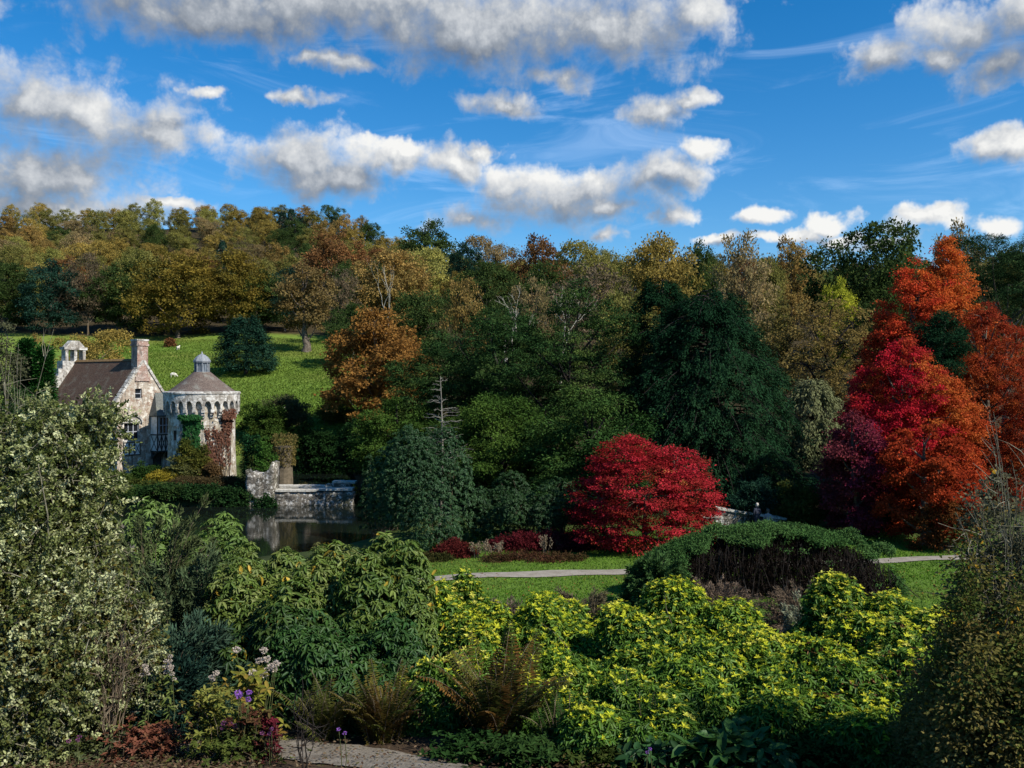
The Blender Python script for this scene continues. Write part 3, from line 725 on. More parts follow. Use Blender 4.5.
rhodo('rhododendron', 'round blue-green rhododendron mound at the moat side below the dead conifer', 432, 427, 132, 54, [(.018,.05,.017),(.03,.075,.025),(.05,.105,.035)], 41, 6000, 8, .17, .06, -.4, .34, 18)
rhodo('rhododendron', 'dark low rhododendron left of the red maple', 530, 474, 120, 54, [(.016,.044,.012),(.03,.07,.018)], 42, 3600, 8, .17, .06, -.4, .34, 16)
rhodo('rhododendron', 'dark glossy bush hanging over the water right of the moat wall', 383, 455, 60, 60, [(.016,.048,.012),(.03,.072,.018)], 43, 2000, 8, .17, .06, -.4)

# dead bare conifer
DEADWOOD = noise_mat('dead_wood', [(.10,.095,.08),(.18,.17,.14),(.25,.24,.2)], 5, .9, .2)
rng = np.random.default_rng(44); loc, h = local_h(440, 376, 57); pth = [(np.stack([.15*np.sin(np.linspace(0, 3, 8)), np.zeros(8), np.linspace(0, h, 8)], -1), np.linspace(.13, .02, 8))]
for k in range(46):
    z = h*rng.uniform(.45, .98); a = k*2.4; ln = (h-z)*.34+.35; tt = np.linspace(0, 1, 5); out = np.array([cos(a), sin(a), 0])
    c = np.array([.15*sin(3*z/h), 0, z])+out*(ln*tt)[:, None]; c[:, 2] += ln*(.35*tt-.25*tt**2)+rng.normal(size=5)*.04
    pth.append((c, np.linspace(.022, .008, 5)))
    for q in range(3):
        s = c[1+q]; e = s+(out*rng.uniform(.2, .6)+np.array([-sin(a), cos(a), 0])*rng.uniform(-.6, .6)+np.array([0, 0, rng.uniform(-.1, .4)]))*ln*.5
        pth.append((np.stack([s, (s+e)/2+rng.normal(size=3)*.03, e]), [.012, .008, .005]))
o = thing('dead_conifer', 'pale bare dead conifer skeleton above the rhododendron mound', 'tree', loc)
part('trunk', tube_mesh('dead_conifer_trunk', pth[:1], DEADWOOD), o); part('branches', tube_mesh('dead_conifer_branches', pth[1:], DEADWOOD, 4), o)
# pale dead limbs of a broken tree above the yews
def bare_tree(name, label, px, top, d, spread, seed, lev=4, mat=PALEBARK, r0=.28, base=None):
    rng = np.random.default_rng(seed); loc, h = local_h(px, top, d); paths = []
    def grow(p, dr, ln, r, k):
        tt = np.linspace(0, 1, 6); c = p+dr*(ln*tt)[:, None]; c[1:] += np.cumsum(rng.normal(size=(5, 3))*ln*.03, 0)
        paths.append((c, np.linspace(r, r*.6, 6)))
        if k == 0: return
        for q in range(rng.integers(2, 4)):
            nd = nrm(dr+unit(rng, 1)[0]*spread+np.array([0, 0, .18])); grow(c[-1 if q < 2 else 3], nd, ln*rng.uniform(.6, .82), r*.58, k-1)
    grow(np.zeros(3), nrm(np.array([.05, 0, 1.])), h*.40, r0, lev)
    top_ = max(c[:, 2].max() for c, _ in paths); s = h/top_
    o = thing(name, label, 'tree', loc)
    part('trunk', tube_mesh(name+'_trunk', [(paths[0][0]*s, paths[0][1])], mat), o)
    part('branches', tube_mesh(name+'_branches', [(c*s, r) for c, r in paths[1:]], mat, 4), o)
bare_tree('dead_tree', 'pale dead forked branches standing above the green yews', 503, 283, 124, .7, 45, 5, r0=.30)
bare_tree('dead_tree', 'thinner pale dead trunk with upswept branches right of the forked one', 560, 284, 128, .5, 46, 5, r0=.22)
bare_tree('bare_tree', 'pale straight leafless birch rising behind the orange tree', 383, 262, 150, .4, 47, 4, r0=.16)

# red maple: tiered flat sprays
rng = np.random.default_rng(48); loc, h = local_h(643, 436, 51); r = 148*51/F/2
lob = [(0,0,h*.5,r*.75,r*.7,h*.42),(-.25*r,-.1,h*.72,r*.42,r*.5,h*.26),(.42*r,.1,h*.64,r*.48,r*.5,h*.26),(-.55*r,0,h*.45,r*.42,r*.5,h*.26),(.62*r,0,h*.42,r*.36,r*.5,h*.28),(-.05*r,-.5*r,h*.5,r*.5,r*.35,h*.3),(.1*r,-.45*r,h*.25,r*.7,r*.4,h*.24),(-.6*r,-.2*r,h*.22,r*.4,r*.4,h*.2),(-.12*r,.1*r,h*.86,r*.22,r*.3,h*.15),(.55*r,-.2*r,h*.2,r*.38,r*.4,h*.18)]
tri, c = crown(rng, lob, 620, .42, 95, .12, .085, [(.07,.016,.010),(.22,.014,.014),(.44,.028,.042),(.15,.026,.014),(.36,.02,.026)], 48, .9, .30, .45, .25, -.75, .05, .12, upn=1.0)
tri2, c2 = crown(rng, [(.25*r,-.3*r,h*.62,r*.22,r*.45,h*.12)], 26, .25, 26, .12, .085, [(.35,.22,.06),(.4,.12,.04)], 5, .9, .22)
o = add_plant('red_maple', 'brilliant crimson spreading maple on the lawn', 'tree', loc, tri, LEAF, limb_paths(rng, h, .2, lob, .5, c, 120), BARK, kids=[('pale_leaves', mesh_quads('maple_pale_leaves', *tri2[:2], LEAF, tri2[2]))])

# the autumn group at the right
def flame(name, label, px, top, wpx, d, left, right, seed, shape, n=24, nclump=800, nleaf=90, cr=.45, L=.17, W=.12, zb=.03, split=0., wid=.6, rf=.30, tr=.3, topc=None):
    rng = np.random.default_rng(seed); loc, h = local_h(px, top, d); r = wpx*d/F/2
    lob = tree_lobes(rng, h, r, h*zb, n, shape, rf)
    c, o = clump_centres(rng, lob, nclump, (.78, 1.06), .15, -.6)
    k = np.repeat(np.arange(nclump), nleaf); m = len(k)
    f = sstep(c[:, 0]/r+.30*lown(c, seed, .7)+rng.normal(size=nclump)*.28, split-wid, split+wid)[:, None]
    colL = pal(rng, c, seed+1, .6, left, .15, .5); colR = pal(rng, c, seed+2, .6, right, .15, .5)
    cc = colL*(1-f)+colR*f
    off = rng.normal(size=(m, 3))*.55*(cr*rng.uniform(.6, 1.4, nclump))[k][:, None]*np.array([1, 1, .6])
    nn = nrm(o[k]*.5+np.array([0, 0, .5])+unit(rng, m)*.8); dd = nrm(off+o[k]*.3+unit(rng, m)*.7+np.array([0, 0, -.25])); sz = rng.uniform(.7, 1.3, m)
    tri = leaves(c[k]+off, dd, nn, L*sz, W*sz, cc[k]*rng.uniform(.72, 1.28, (m, 1)))
    return add_plant(name, label, 'tree', loc, tri, LEAF, limb_paths(rng, h, tr, lob, .85, c, 120), BARK)
CRIM = [(.30,.012,.022),(.44,.018,.032),(.48,.06,.03)]; ORG = [(.36,.04,.02),(.42,.075,.022),(.46,.14,.03)]
flame('sweetgum_tree', 'broad flame red and orange sweetgum behind the crimson tree', 916, 262, 120, 70, [(.48,.03,.025),(.52,.08,.025)], [(.48,.07,.022),(.50,.13,.028),(.46,.045,.024)], 51, 'oval', 46, 1400, 90, .42, .15, .11, .0, -.1, .55)
flame('sweetgum_tree', 'tallest flame coloured spire rising beside the layered pine', 948, 236, 88, 71, [(.48,.04,.025),(.52,.10,.025)], [(.48,.10,.024),(.52,.16,.032),(.46,.055,.024)], 58, 'oval', 40, 1000, 90, .40, .15, .11, .0, -.2, .55)
flame('sweetgum_tree', 'crimson and orange lower tree in front of the flame sweetgum', 906, 338, 150, 58, CRIM, ORG, 52, 'oval', 52, 1800, 95, .34, .125, .09, .02, .05, .3)
flame('oak_tree', 'dark rusty red tree at the right of the crimson tree', 984, 298, 150, 66, [(.28,.04,.02),(.36,.085,.022)], [(.24,.03,.018),(.30,.05,.02)], 53, 'oval', 48, 1600, 90, .36, .12, .085, .02, 0, .5)
flame('sweetgum_tree', 'small orange tree at the foot of the crimson tree', 925, 425, 100, 52.5, [(.30,.03,.016),(.34,.06,.018)], [(.28,.028,.014),(.32,.06,.018)], 54, 'round', 16, 420, 80, .3, .14, .1, .02)
flame('smoke_bush', 'purple-burgundy upright bush left of the crimson tree', 856, 414, 70, 55, [(.14,.026,.034),(.19,.045,.05)], [(.15,.016,.045),(.20,.03,.05)], 55, 'oval', 18, 420, 80, .38, .15, .1, .02)
broad('pine_tree', 'dark layered pine at the right picture edge', 'tree', 1006, 231, 140, 84, [(.012,.032,.014),(.022,.05,.02),(.035,.065,.022)], 56, 'flat', 15, 380, 110, .55, .26, .05, .62, .36, .35, 60, flat=.35, mat=NEEDLE)
broad('pine_tree', 'dark rounded pine crown between the flame sweetgum and the rusty tree', 'tree', 941, 311, 54, 63, [(.010,.034,.016),(.018,.05,.022)], 57, 'round', 12, 300, 90, .35, .18, .05, .66, .42, .22, 40, mat=NEEDLE)
broad('oak_tree', 'sparse tan oak with dark twisting limbs right of the black cypress', 'tree', 825, 300, 128, 100, [(.17,.125,.04),(.23,.17,.055),(.28,.21,.07)], 58, 'round', 16, 330, 46, .6, .26, .18, .12, .40, .55, 160, bark=DARKSTEM, wig=.5)
broad('oak_tree', 'olive tan tree between the black cypress and the sparse oak', 'tree', 783, 300, 60, 104, [(.15,.125,.04),(.21,.165,.05)], 59, 'oval', 12, 220, 46, .6, .26, .18, .08)
conif('willow_tree', 'weeping grey-green willow in front of the sparse tan oak', 812, 378, 86, 84, [(.09,.11,.05),(.13,.15,.07),(.17,.18,.09)], 60, lambda f: (1-f)**.5*.9+.1, .1, 150, 14, 14, .3, .09, .3, droop=.7, hang=1.4, rise=.4)
mound('shrub', 'blue-green bush behind the low wall', 'shrub', 748, 478, 46, 59, BLUEGREEN, 61, 10, 200, 60, .3, .14, .08)
mound('shrub', 'olive green bush between the low wall and the purple bush', 'shrub', 806, 484, 58, 58, [(.035,.05,.012),(.06,.08,.018),(.10,.11,.03)], 62, 12, 240, 60, .3, .14, .08)
mound('shrub', 'dark bush under the crimson tree by the lawn', 'shrub', 905, 490, 60, 57, DKGREEN, 63, 10, 200, 60, .3, .14, .08)
mound('shrub', 'low rusty bush at the foot of the rusty red tree', 'shrub', 945, 500, 70, 51, [(.10,.03,.012),(.16,.06,.018)], 64, 10, 200, 60, .28, .12, .08)

# burgundy border on the lawn with pale seed heads
for k, (lab, px, top, w, d, cols) in enumerate([
    ('deep burgundy low bush at the left end of the lawn border', 455, 541, 50, 49.5, [(.07,.012,.014),(.12,.025,.02)]),
    ('wine red bush behind the pale seed heads', 522, 532, 64, 51, [(.08,.012,.018),(.13,.02,.024)]),
    ('dark plum bush between the seed heads and the red maple', 566, 530, 66, 51, [(.06,.012,.018),(.10,.02,.024)]),
    ('low green-brown edging plant left of the burgundy bush', 432, 556, 40, 48.5, [(.03,.045,.012),(.07,.06,.02)]),
    ('low bronze edging plant at the foot of the plum bush', 540, 555, 110, 48.0, [(.08,.03,.02),(.06,.055,.02)])]):
    mound('shrub', lab, 'shrub', px, top, w, d, cols, 70+k, 10, 220, 50, .22, .12, .06, dep=.5)
for k, (px, top, lab) in enumerate([(477, 542, 'leftmost'), (484, 539, 'second from left'), (493, 545, 'middle short'), (500, 541, 'second from right, palest'), (546, 534, 'far right single')]):
    rng = np.random.default_rng(80+k); loc, h = local_h(px, top, 48.8); loc = (loc[0], loc[1], loc[2])
    pl, st = [], []
    for q in range(7):
        b = rng.normal(size=2)*.06; tp = np.array([b[0]*3, b[1]*3, h*rng.uniform(.8, 1)])
        st.append((np.array([[b[0], b[1], 0], [b[0]*1.8, b[1]*1.8, h*.5], tp]), [.012, .009, .006]))
        m = 34; zz = rng.uniform(.5, 1, m)
        p = np.stack([b[0]*3+rng.normal(size=m)*.05, b[1]*3+rng.normal(size=m)*.05, tp[2]*zz], -1)
        pl.append(leaves(p, unit(rng, m)+np.array([0, 0, .6]), unit(rng, m), .10, .05, pal(rng, p, 3, 3, [(.22,.17,.11),(.34,.28,.19)], .2)))
    add_plant('plume_grass', f'{lab} pale plume of dry seed heads in the burgundy border', 'plant', loc, cat(pl), LEAF, st, TWIG, 'pale seed heads in the burgundy border', leafname='seed_heads', stemname='stems')

# big clipped evergreen mound with bare hollow front
rng = np.random.default_rng(90)
hd = 39.0; hx = (765-512)/F*hd; hyg = hz(hx, hd); Wd, Dp = 5.9, 2.3; top = EYE-(525-384)/F*hd-hyg
n = 5200
a = rng.uniform(0, 2*pi, n); z = rng.random(n)**.8
rr = np.sqrt(1-z**2)*rng.uniform(.93, 1.03, n)
pts = np.stack([np.cos(a)*rr*Wd, np.sin(a)*rr*Dp, z*top], -1); out = nrm(pts/np.array([Wd, Dp, top])**2)
th = .93-.40*np.abs(pts[:, 0]/Wd)**2.4+.05*np.sin(pts[:, 0]*2.3)+.04*np.sin(pts[:, 0]*5.1+1)
front = (pts[:, 1] < .9) & (pts[:, 2]/top < th) & (pts[:, 0] > -.62*Wd) & (pts[:, 0] < .93*Wd)
pts, out = pts[~front], out[~front]
# the rim that hangs over the hollow
m = 1100; xr = rng.uniform(-.62, .93, m); tz = .93-.40*np.abs(xr)**2.4+.05*np.sin(xr*Wd*2.3)+.04*np.sin(xr*Wd*5.1+1)
tz = tz+rng.uniform(-.05, .05, m); yy = -np.sqrt(np.clip(1-tz**2-(xr)**2, .0, 1))*Dp*rng.uniform(.85, 1.02, m)
rim = np.stack([xr*Wd, yy, tz*top], -1)
mh = 16; xh = rng.uniform(-.66, .95, mh); lim = .84-.34*np.abs(xh)**2.4; zh = lim*(1-rng.random(mh)**2.2*.75); yh = -np.sqrt(np.clip(1-zh**2-xh**2, 0, 1))*Dp*rng.uniform(.5, .98, mh)
strays = np.stack([xh*Wd, yh, zh*top], -1); rim[:, 2] += .05*top*lown(rim, 5, 2.2)
allp = np.concatenate([pts, rim, strays]); ax = np.concatenate([out, np.tile([0, -.8, .3], (m+mh, 1))])
allp += .05*lown(allp, 8, 1.3)[:, None]*ax
k = np.repeat(np.arange(len(allp)), 22); q = len(k)
cc = pal(rng, allp, 90, .9, [(.03,.075,.02),(.05,.11,.03),(.08,.145,.045)], .15, .5)
off = rng.normal(size=(q, 3))*np.array([.11, .11, .06]); dd = nrm(ax[k]*.7+unit(rng, q)+np.array([0, 0, -.1]))
tri = leaves(allp[k]+off, dd, nrm(ax[k]+unit(rng, q)*.7+np.array([0, 0, .4])), .12*rng.uniform(.7, 1.3, q), .035, cc[k]*rng.uniform(.75, 1.25, (q, 1)))
st = []
for q in range(520):
    x = rng.uniform(-.85, .95)*Wd; y = rng.uniform(-.62, .6)*Dp*sqrt(max(.02, 1-(x/Wd)**2)); zt = top*sqrt(max(.02, 1-(x/Wd)**2-(y/Dp)**2))*.93
    lean = rng.normal(size=2)*.5
    st.append((np.array([[x-lean[0], y-lean[1], -.15], [x-lean[0]*.4+rng.normal()*.08, y, zt*.5], [x, y, zt]]), [rng.uniform(.012, .04), .016, .01]))
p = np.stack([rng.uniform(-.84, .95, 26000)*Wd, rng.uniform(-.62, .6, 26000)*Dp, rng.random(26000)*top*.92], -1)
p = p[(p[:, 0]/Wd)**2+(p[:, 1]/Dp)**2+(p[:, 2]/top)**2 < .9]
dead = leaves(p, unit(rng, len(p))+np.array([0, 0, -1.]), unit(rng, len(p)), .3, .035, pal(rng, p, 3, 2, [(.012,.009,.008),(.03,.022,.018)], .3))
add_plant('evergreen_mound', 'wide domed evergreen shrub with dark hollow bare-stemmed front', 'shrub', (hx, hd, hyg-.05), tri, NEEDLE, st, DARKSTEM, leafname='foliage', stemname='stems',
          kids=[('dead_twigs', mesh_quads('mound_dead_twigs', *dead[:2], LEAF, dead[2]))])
# ------------------------------------------------------------------ the ruined house and the round tower
def stone_mat(name, base, spots, lich, scale=1.0, block=(1.0, .45)):
    """rubble stone: coursed cells, lichen blotches, dark damp streaks"""
    m = bpy.data.materials.new(name); m.use_nodes = True; t = NT(m.node_tree); b = t.n['Principled BSDF']
    b.inputs['Roughness'].default_value = .95; b.inputs['Specular IOR Level'].default_value = .15
    co = t.new('ShaderNodeTexCoord').outputs['Object']
    sc = t.vmath('MULTIPLY', co, (1.0, 1.0, 1.7))
    vo = t.new('ShaderNodeTexVoronoi'); t.l.new(sc, vo.inputs['Vector']); vo.inputs['Scale'].default_value = 2.6*scale
    sepc = t.new('ShaderNodeSeparateColor'); t.l.new(vo.outputs['Color'], sepc.inputs[0])
    c = t.mix(sepc.outputs[0], base[0], base[1]); c = t.mix(t.ramp(sepc.outputs[1], .72, .78), c, base[2])
    c = t.mix(t.ramp(t.noise(co, .55, 6, .65), .46, .62), c, spots)
    c = t.mix(t.ramp(t.noise(co, 1.4*scale, 9, .72), .50, .60), c, lich)
    c = t.mix(t.math('MULTIPLY', t.ramp(t.noise(t.vmath('MULTIPLY', co, (1.6, 1.6, .35)), 1.3, 6, .7), .50, .66), .72), c, (.055, .05, .045))
    t.l.new(c, b.inputs['Base Color'])
    bp = t.new('ShaderNodeBump'); bp.inputs['Strength'].default_value = .7; bp.inputs['Distance'].default_value = .06
    hgt = t.math('ADD', t.math('MULTIPLY', t.ramp(vo.outputs['Distance'], .0, .5), -.6), t.noise(co, 7, 6, .7))
    t.l.new(hgt, bp.inputs['Height']); t.l.new(bp.outputs[0], b.inputs['Normal'])
    return m
STONE = stone_mat('house_stone', [(.32,.27,.215),(.43,.38,.31),(.28,.20,.15)], (.33,.27,.21), (.62,.59,.52))
TSTONE = stone_mat('tower_stone', [(.34,.30,.235),(.45,.41,.34),(.27,.22,.16)], (.25,.21,.14), (.60,.58,.53), .9)
WHITESTONE = stone_mat('lichen_stone', [(.36,.345,.31),(.48,.465,.43),(.25,.23,.20)], (.26,.235,.20), (.60,.59,.55), 1.2)
RUIN = stone_mat('ruin_stone', [(.12,.105,.085),(.22,.20,.165),(.07,.065,.05)], (.08,.08,.05), (.58,.56,.51), 1.5)
COPING = noise_mat('pale_coping', [(.28,.26,.21),(.46,.44,.38),(.58,.56,.50)], 3, .9, .4)
def tile_mat(name, cols, moss, freq=7.0):
    m = bpy.data.materials.new(name); m.use_nodes = True; t = NT(m.node_tree); b = t.n['Principled BSDF']
    b.inputs['Roughness'].default_value = .9; b.inputs['Specular IOR Level'].default_value = .2
    co = t.new('ShaderNodeTexCoord').outputs['Object']
    c = t.mix(t.ramp(t.noise(co, 9, 3, .6), .35, .65), cols[0], cols[1]); c = t.mix(t.ramp(t.noise(co, 1.1, 7, .7), .5, .66), c, moss)
    t.l.new(c, b.inputs['Base Color'])
    sp = t.new('ShaderNodeSeparateXYZ'); t.l.new(co, sp.inputs[0])
    saw = t.math('FRACT', t.math('MULTIPLY', sp.outputs[2], freq))
    c = t.mix(t.math('MULTIPLY', t.ramp(saw, .25, .0), .55), c, (.03, .022, .018)); t.l.new(c, b.inputs['Base Color'])
    bp = t.new('ShaderNodeBump'); bp.inputs['Strength'].default_value = .8; bp.inputs['Distance'].default_value = .05
    t.l.new(t.math('ADD', saw, t.noise(co, 8, 3, .6)), bp.inputs['Height']); t.l.new(bp.outputs[0], b.inputs['Normal'])
    return m
TILE = tile_mat('brown_tiles', [(.075,.045,.032),(.15,.092,.063)], (.16,.13,.095))
CONETILE = tile_mat('tower_tiles', [(.085,.065,.055),(.16,.125,.105)], (.19,.185,.16))
SLATE = tile_mat('grey_slates', [(.10,.11,.10),(.17,.18,.17)], (.22,.23,.18))
LEAD = noise_mat('lead_grey', [(.15,.165,.18),(.26,.28,.30)], 4, .6, .1)
GLASS = bpy.data.materials.new('dark_glass'); GLASS.use_nodes = True
_b = GLASS.node_tree.nodes['Principled BSDF']; _b.inputs['Base Color'].default_value = (.012,.014,.018,1); _b.inputs['Roughness'].default_value = .12
TIMBER = noise_mat('dark_timber', [(.03,.028,.026),(.07,.065,.06)], 6, .9, .2)
PLASTER = noise_mat('white_plaster', [(.52,.50,.45),(.70,.69,.65),(.76,.75,.72)], 2, .9, .2)
FRAMEW = noise_mat('grey_frame', [(.24,.26,.29),(.40,.42,.45)], 5, .8, .1)
BRICK = stone_mat('chimney_brick', [(.30,.20,.16),(.36,.25,.20),(.24,.14,.11)], (.32,.26,.22), (.45,.38,.33), 2.2)

hx_, hy_ = (143-512)/F*97.0, 97.0
hz0 = .95
house = thing('manor_house', 'ruined stone manor house with brown tiled roof, tall chimney and timbered bay', 'house', (hx_, hy_, hz0), R(57))
HW, EV, AP, LEN = 3.05, 7.55, 11.95, 12.4
def gable_wall(holes, y0, th):
    """front wall as strips with real openings"""
    m = MB(); zs = sorted({-1.0, EV, AP}|{z for h in holes for z in h[2:]})
    xl = lambda z: -HW if z <= EV else -HW*(AP-z)/(AP-EV)
    for a, b in zip(zs[:-1], zs[1:]):
        sp = sorted((h[0], h[1]) for h in holes if h[2] <= a and h[3] >= b)
        edges_a = [xl(a)]+[e for s_ in sp for e in s_]+[-xl(a)]; edges_b = [xl(b)]+[e for s_ in sp for e in s_]+[-xl(b)]
        for k in range(0, len(edges_a), 2):
            A0, A1, B0, B1 = edges_a[k], edges_a[k+1], edges_b[k], edges_b[k+1]
            m.add([(A0,y0,a),(A1,y0,a),(B1,y0,b),(B0,y0,b)], [(0,1,2,3)])
            m.add([(A0,y0+th,a),(A1,y0+th,a),(B1,y0+th,b),(B0,y0+th,b)], [(3,2,1,0)])
    for (x0, x1, z0, z1) in holes:
        m.add([(x0,y0,z0),(x1,y0,z0),(x1,y0,z1),(x0,y0,z1),(x0,y0+th,z0),(x1,y0+th,z0),(x1,y0+th,z1),(x0,y0+th,z1)], [(0,4,5,1),(1,5,6,2),(2,6,7,3),(3,7,4,0)])
    return m
holes = [(-.95, -.15, 8.0, 9.05), (-2.25, -.45, 3.55, 5.35), (1.2, 2.5, .0, 2.0)]
gw = gable_wall(holes, 0, .55)
# long side walls and end wall
gw.add([(-HW,0,-1),(-HW,LEN,-1),(-HW,LEN,EV),(-HW,0,EV)], [(3,2,1,0)]); gw.add([(HW,0,-1),(HW,LEN,-1),(HW,LEN,EV),(HW,0,EV)], [(0,1,2,3)])
gw.add([(-HW,LEN,-1),(HW,LEN,-1),(HW,LEN,EV),(0,LEN,AP),(-HW,LEN,EV)], [(4,3,2,1,0)])
part('wall', gw.mesh('house_wall', STONE), house)
rf = MB()
for sg in (-1, 1):
    a = np.array([sg*(HW+.25), EV-.35]); bq = np.array([0, AP+.02]); nn = np.array([sg*(AP-EV), HW]); nn = nn/np.linalg.norm(nn)*.16
    poly = [tuple(a), tuple(bq), tuple(bq+[0, .22]), tuple(a+nn)]
    if sg > 0: poly = poly[::-1]
    # sagging old roof: several slabs with a slight dip at mid span
    ys = np.linspace(.36, LEN+.1, 9)
    for y0, y1 in zip(ys[:-1], ys[1:]): rf.prism(poly, y0, y1)
roof = part('roof', rf.mesh('house_roof', TILE), house)
rd = MB(); rd.prism([(-.22, AP+.12), (.22, AP+.12), (0, AP+.36)], .3, LEN+.1); part('ridge', rd.mesh('house_ridge', noise_mat('ridge_tiles', [(.12,.07,.03),(.20,.13,.06)], 6, .9, .3)), roof)
cp = MB()
for sg in (-1, 1):
    k = 9
    for q in range(k):   # stepped coping stones up the gable
        f0, f1 = q/k, (q+1)/k-.012
        p0 = np.array([sg*(HW+.18)*(1-f0), EV-.1+(AP-EV+.15)*f0]); p1 = np.array([sg*(HW+.18)*(1-f1), EV-.1+(AP-EV+.15)*f1])
        cp.beam((p0[0], .18, p0[1]+.16), (p1[0], .18, p1[1]+.16), .62, .26)
part('coping', cp.mesh('gable_coping', WHITESTONE), house)
ch = MB(); ch.box(-.75, .55, -.09, .95, AP-1.6, AP+1.7); ch.box(-.85, .65, -.17, 1.03, AP+1.7, AP+1.92); ch.box(-.78, .58, -.1, .96, AP+1.92, AP+2.25)
ch.box(-1.0, .8, -.12, 1.1, AP-2.1, AP-1.6)
chim = part('chimney', ch.mesh('house_chimney', BRICK), house)
cc_ = MB(); cc_.box(-.83, .63, -.15, 1.01, AP+2.25, AP+2.42); part('cap', cc_.mesh('chimney_cap', WHITESTONE), chim)
def window(name, x0, x1, z0, z1, y, nx, nz, parent, fw=.09):
    m = MB()
    for x in np.linspace(x0, x1, nx+1): m.box(x-fw/2, x+fw/2, y-.05, y+.06, z0, z1)
    for z in np.linspace(z0, z1, nz+1): m.box(x0-fw/2, x1+fw/2, y-.053, y+.057, z-fw/2, z+fw/2)
    w = part(name, m.mesh(name+'_frame', FRAMEW), parent)
    g = MB(); g.box(x0, x1, y+.01, y+.03, z0, z1); part('pane', g.mesh('pane', GLASS), w)
    return w
window('window', -.95, -.15, 8.0, 9.05, .24, 1, 2, house)
w2 = window('window', -2.25, -.45, 3.55, 5.35, .24, 3, 2, house)
hd_ = MB()
arc = [(-1.35+1.25*cos(a), 5.42+.95*sin(a)) for a in np.linspace(0, pi, 11)]; inn_ = [(-1.35+1.05*cos(a), 5.42+.72*sin(a)) for a in np.linspace(pi, 0, 11)]
for k in range(10): hd_.prism([arc[k], arc[k+1], inn_[9-k], inn_[10-k]], -.28, .0)
hd_.prism([inn_[0]]+inn_[1:], -.12, -.004)
part('hood', hd_.mesh('window_hood', WHITESTONE), w2)
sl_ = MB(); sl_.box(-2.4, -.3, -.14, -.003, 3.38, 3.53); part('sill', sl_.mesh('window_sill', WHITESTONE), w2)
# timbered apron under the large window
ap = MB(); ap.box(-2.35, -.4, -.06, -.002, 2.0, 3.36); apr = part('plaster_panel', ap.mesh('apron_plaster', PLASTER), house)
tb = MB()
for x in (-2.35, -1.7, -1.05, -.4): tb.box(x-.05, x+.05, -.1, -.062, 2.0, 3.36)
for z in (2.0, 3.32): tb.box(-2.4, -.35, -.104, -.064, z-.05, z+.05)
for x in (-2.35, -1.7, -1.05): tb.beam((x, -.078, 2.05), (x+.65, -.078, 3.3), .07, .028); tb.beam((x+.65, -.076, 2.05), (x, -.076, 3.3), .07, .028)
part('timbers', tb.mesh('apron_timbers', TIMBER), apr)
dr = MB(); dr.box(1.2, 2.5, .3, .36, 0, 2.0); part('door', dr.mesh('house_door', TIMBER), house)
# bay on the right
bay = MB(); bx0, bx1, by = .95, 3.0, -1.15
bay.box(bx0, bx1, by, -.004, 2.25, 6.1); bayo = part('bay', bay.mesh('bay_walls', PLASTER), house)
bt = MB()
for x in np.linspace(bx0, bx1, 5): bt.box(x-.06, x+.06, by-.05, by-.002, 2.25, 4.05 if x not in (bx0, bx1) else 6.1)
for z in (2.25, 4.05, 6.08): bt.box(bx0-.06, bx1+.06, by-.056, by-.004, z-.07, z+.07); bt.box(bx1+.002, bx1+.05, by-.05, -.01, z-.07, z+.07); bt.box(bx0-.05, bx0-.002, by-.05, -.01, z-.07, z+.07)
xs = np.linspace(bx0, bx1, 5)
for k in range(4): bt.beam((xs[k], by-.024, 2.3), (xs[k+1], by-.024, 4.0), .08, .03); bt.beam((xs[k+1], by-.022, 2.3), (xs[k], by-.022, 4.0), .08, .03)
for sx in (bx0-.027, bx1+.027):
    bt.beam((sx, by, 2.3), (sx, -.05, 4.0), .03, .08); bt.beam((sx, -.05, 2.3), (sx, by, 4.0), .028, .08)
part('timbers', bt.mesh('bay_timbers', TIMBER), bayo)
window('window', bx0+.2, bx1-.2, 4.2, 5.95, by-.06, 4, 2, bayo, .08)
br = MB()
r0 = [(bx0-.25,by-.3,6.1),(bx1+.25,by-.3,6.1),(bx1+.25,.0,6.1),(bx0-.25,.0,6.1),(bx0+.5,-.02,8.6),(bx1-.5,-.02,8.6)]
br.add(r0, [(0,1,5,4),(1,2,5),(3,0,4),(2,3,4,5),(3,2,1,0)]); part('roof', br.mesh('bay_roof', SLATE), bayo)
bk = MB()
for x in (bx0+.1, (bx0+bx1)/2, bx1-.1): bk.prism([(x-.08, 1.4), (x+.08, 1.4), (x+.08, 2.2), (x-.08, 2.2)], -.25, -.01); bk.beam((x, -.1, 1.5), (x, by+.1, 2.22), .14, .14)
part('brackets', bk.mesh('bay_brackets', TIMBER), bayo)
# rear tower-like stone gable with open pinnacle at the far end of the roof
rg = MB()
rg.box(-HW-.3, HW+.3, LEN+.15, LEN+1.3, -1, 8.8)
stp = [(3.3, 8.8, 9.6), (2.7, 9.6, 10.5), (2.1, 10.5, 11.3), (1.6, 11.3, 12.2)]
for w_, a, b2 in stp: rg.box(-w_, w_, LEN+.15, LEN+1.3, a, b2)
part('rear_gable', rg.mesh('rear_gable', WHITESTONE), house)
pn = MB()
for x in (-1.15, -.1, .95): pn.box(x-.02, x+.32, LEN+.3, LEN+1.15, 12.2, 13.5)
pn.box(-1.35, 1.45, LEN+.22, LEN+1.22, 13.5, 13.8); pn.prism([(-1.1, 13.8), (1.2, 13.8), (.5, 14.55), (-.4, 14.55)], LEN+.3, LEN+1.15)
part('pinnacle', pn.mesh('rear_pinnacle', WHITESTONE), house)

